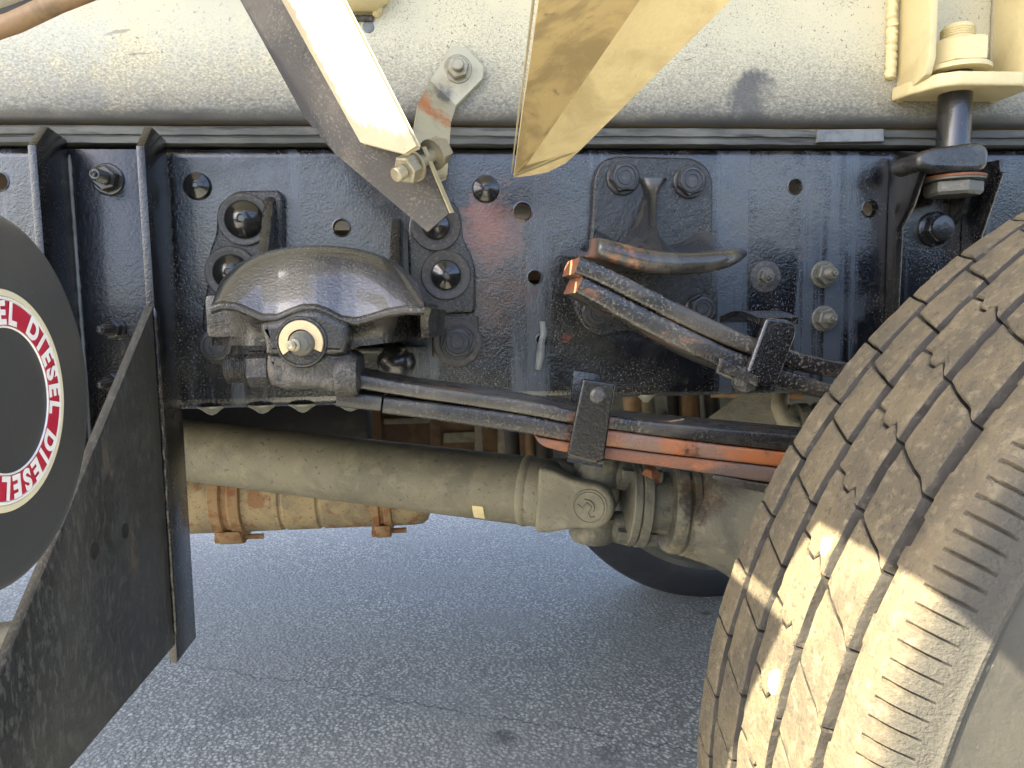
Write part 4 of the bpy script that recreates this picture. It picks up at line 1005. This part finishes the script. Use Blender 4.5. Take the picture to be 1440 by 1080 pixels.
tube('pipe', [P(1000,553,.30), P(1130,556,.26)], .007, 'wood', bc, 10)

# ------------------------------------------------------------------ near tyre
XC, ZC, RT_ = .679, .475, .490
wh = thing('truck_tyre', 'large dusty tyre with blocky tread crossed by a sharp sun patch', 'tyre')
def ring_surface(name, rows, mat, n, off=lambda a, j: (0, 0), ang=40):
    bm = bmesh.new(); rg = []
    for j, (y, r_) in enumerate(rows):
        rg.append([])
        for k in range(n):
            a = k*2*PI/n; dy, dr = off(k, j)
            rg[-1].append(bm.verts.new((XC+(r_+dr)*math.cos(a), y+dy, ZC+(r_+dr)*math.sin(a))))
    for a_, b_ in zip(rg, rg[1:]):
        for k in range(n): bm.faces.new((a_[k], b_[k], b_[(k+1) % n], a_[(k+1) % n]))
    return from_bm(name, bm, mat, wh, ang)
GD = .011
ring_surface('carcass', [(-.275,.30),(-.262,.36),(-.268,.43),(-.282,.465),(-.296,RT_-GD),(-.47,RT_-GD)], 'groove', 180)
NS = 290*8; rnd = random.Random(11)
jag = []
for k in range(NS):
    jag.append(jag[-1] if (jag and k % 22 not in (0, 13)) else rnd.uniform(-.0018,.0018))
srows = [(-.4640,RT_-GD),(-.4645,RT_-.0012),(-.4665,RT_),(-.478,RT_+.0002),(-.4875,RT_-.0012),(-.4935,RT_-.0040),(-.4985,RT_-.0090),(-.5020,RT_-.0150),(-.5045,RT_-.0205),(-.5065,RT_-.0265),(-.5080,RT_-.0290),(-.5096,RT_-.0300),(-.5098,RT_-.0320),(-.5082,RT_-.0335)]
def soff(k, j):
    dy = jag[k] if j <= 2 else (jag[k]*.4 if j == 3 else 0)
    cut = (k % 8) == 7
    dr = -.0045 if (cut and 5 <= j <= 7) else 0
    return (dy+(.0025 if (cut and 5 <= j <= 7) else 0), dr*.5)
ring_surface('shoulder_rib', srows, 'shoulder', NS, soff, 32)
ring_surface('sidewall', [(-.5080,RT_-.0330),(-.5110,RT_-.045),(-.5150,RT_-.066),(-.5180,RT_-.095),(-.5190,RT_-.115),(-.5215,RT_-.117),(-.5215,RT_-.121),(-.5190,RT_-.123),(-.5180,RT_-.150),(-.5130,RT_-.180),(-.505,RT_-.203),(-.49,.280)], 'side', 240)
ring_surface('rim', [(-.505,.283),(-.512,.276),(-.500,.268),(-.43,.262),(-.40,.25),(-.40,.12),(-.44,.10),(-.44,.001)], 'axle', 120)
# tread blocks: one mesh for each rib, turned round the axle
ribs = [(-.2965,-.3195,64,0.0,[(0,-.003),(.5,.001),(1,.004)]),
        (-.3275,-.3590,64,.5,[(0,-.007),(.35,-.002),(.6,.001),(1,.006)]),
        (-.3685,-.4065,64,.2,[(0,-.009),(.30,-.006),(.42,.002),(.62,.004),(.72,-.001),(1,.010)]),
        (-.4160,-.4545,64,.7,[(0,-.011),(.25,-.005),(.5,.000),(.75,.004),(1,.012)])]
def block_mesh(y0, y1, n, edge, seed):
    rnd = random.Random(seed); pitch = 2*PI/n; gap = .0022/RT_; h0, h1 = RT_-GD-.001, RT_
    ts = sorted(set([t for t, _ in edge])); fine = []
    for a, b in zip(ts, ts[1:]): fine += [a+(b-a)*q/2 for q in range(2)]
    fine.append(1)
    def e(t):
        for (a, ea), (b, eb) in zip(edge, edge[1:]):
            if a <= t <= b: return ea+(eb-ea)*(t-a)/(b-a)
    ncol = 6; bev = .0013; bm = bmesh.new()
    top = []
    for i, t in enumerate(fine):
        row = []
        for c in range(ncol+1):
            s = c/ncol; ang = -pitch/2+gap/2+(pitch-gap)*s+e(t)/RT_
            y = y0+(y1-y0)*t; rr2 = h1+rnd.uniform(-.0004,.0004)
            j = rnd.uniform(-.0007,.0007) if i in (0, len(fine)-1) else 0
            row.append((ang, y+j, rr2))
        top.append(row)
    def V(a, y, r_): return bm.verts.new((r_*math.cos(a), y, r_*math.sin(a)))
    I = len(fine)-1
    g_ = [[V(a+(bev/RT_ if c == 0 else -bev/RT_ if c == ncol else 0), y+(-bev if i == 0 else bev if i == I else 0), r_) for c, (a, y, r_) in enumerate(row)] for i, row in enumerate(top)]
    for i in range(I):
        for c in range(ncol): bm.faces.new((g_[i][c], g_[i][c+1], g_[i+1][c+1], g_[i+1][c]))
    loop = [(0,c) for c in range(ncol)]+[(i,ncol) for i in range(I)]+[(I,c) for c in range(ncol,0,-1)]+[(i,0) for i in range(I,0,-1)]
    r1 = [V(top[i][c][0], top[i][c][1], h1-bev) for i, c in loop]; r2 = [V(top[i][c][0], top[i][c][1]+(.0015 if i == 0 else -.0015 if i == I else 0), h0) for i, c in loop]
    n_ = len(loop)
    for k in range(n_):
        (i, c), (i2, c2) = loop[k], loop[(k+1) % n_]
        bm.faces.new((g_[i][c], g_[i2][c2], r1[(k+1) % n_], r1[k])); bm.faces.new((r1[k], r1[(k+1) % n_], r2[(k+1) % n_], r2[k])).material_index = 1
    bmesh.ops.recalc_face_normals(bm, faces=bm.faces)
    me = bpy.data.meshes.new('tread_block'); bm.to_mesh(me); bm.free()
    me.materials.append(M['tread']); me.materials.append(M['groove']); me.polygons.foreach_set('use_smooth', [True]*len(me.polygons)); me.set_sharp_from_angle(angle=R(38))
    return me
for q, (y0, y1, n, ph, edge) in enumerate(ribs):
    variants = [block_mesh(y0, y1, n, edge, 20+q*7+v_) for v_ in range(3)]
    for k in range(n):
        o = bpy.data.objects.new('tread_block', variants[(k*7+k//3) % 3]); o.location = (XC,0,ZC); o.rotation_euler = (0, -(k+ph)*2*PI/n, 0); link(o, wh)
# white stones wedged in the grooves
def tread_pt(px, py, rad):
    d = _dir(px, py); o = CAM; a = d.x**2+d.z**2; b = (o.x-XC)*d.x+(o.z-ZC)*d.z; c = (o.x-XC)**2+(o.z-ZC)**2-rad*rad
    return o+d*((-b-math.sqrt(max(0,b*b-a*c)))/a)
def pebble(px, py, r_, label, seed):
    c = tread_pt(px, py, RT_-.002); rnd = random.Random(seed); bm = bmesh.new(); bmesh.ops.create_icosphere(bm, subdivisions=3, radius=r_)
    for v in bm.verts: v.co = Vector((v.co.x*.8, v.co.y*.62, v.co.z*1.15))*(1+.12*math.sin(v.co.x*700+seed)*math.cos(v.co.z*600)) + c
    return tag(from_bm('pebble', bm, 'stone', None, 60), label, 'pebble', 'white pebbles stuck in the tread')
pebble(1166,772,.0068,'small white pebble wedged in the tread, the upper of two',1)
pebble(1094,960,.0078,'white pebble wedged in the tread, the lower of two',2)

# ------------------------------------------------------------------ tyre on the far side
fw_ = thing('truck_tyre', 'black tyre on the far side behind the axle housing, inner face seen', 'tyre')
YW = 1.16
def fring(name, rows, mat):
    bm = bmesh.new(); rg = [[bm.verts.new((XC+.07+r_*math.cos(k*2*PI/120), y, ZC+.012+r_*math.sin(k*2*PI/120))) for k in range(120)] for y, r_ in rows]
    for a_, b_ in zip(rg, rg[1:]):
        for k in range(120): bm.faces.new((a_[k], b_[k], b_[(k+1) % 120], a_[(k+1) % 120]))
    return from_bm(name, bm, mat, fw_, 40)
fring('tyre_body', [(YW-.02,.36),(YW-.032,.385),(YW-.035,.41),(YW-.02,.44),(YW+.005,.475),(YW+.02,.487),(YW+.20,.487),(YW+.23,.44),(YW+.24,.36),(YW+.22,.30)], 'fartyre')
fring('drum', [(YW-.10,.05),(YW-.10,.30),(YW-.09,.345),(YW-.07,.360),(YW-.04,.372),(YW-.03,.395)], 'fardrum')

dp = thing('dusty_pipe', 'dusty brown pipe low down behind the gusset plate', 'pipe')
tube('pipe', [P(-90,902,.28), P(-20,900,.28), P(34,892,.30)], [.022,.024,.020], 'beige', dp, 16)
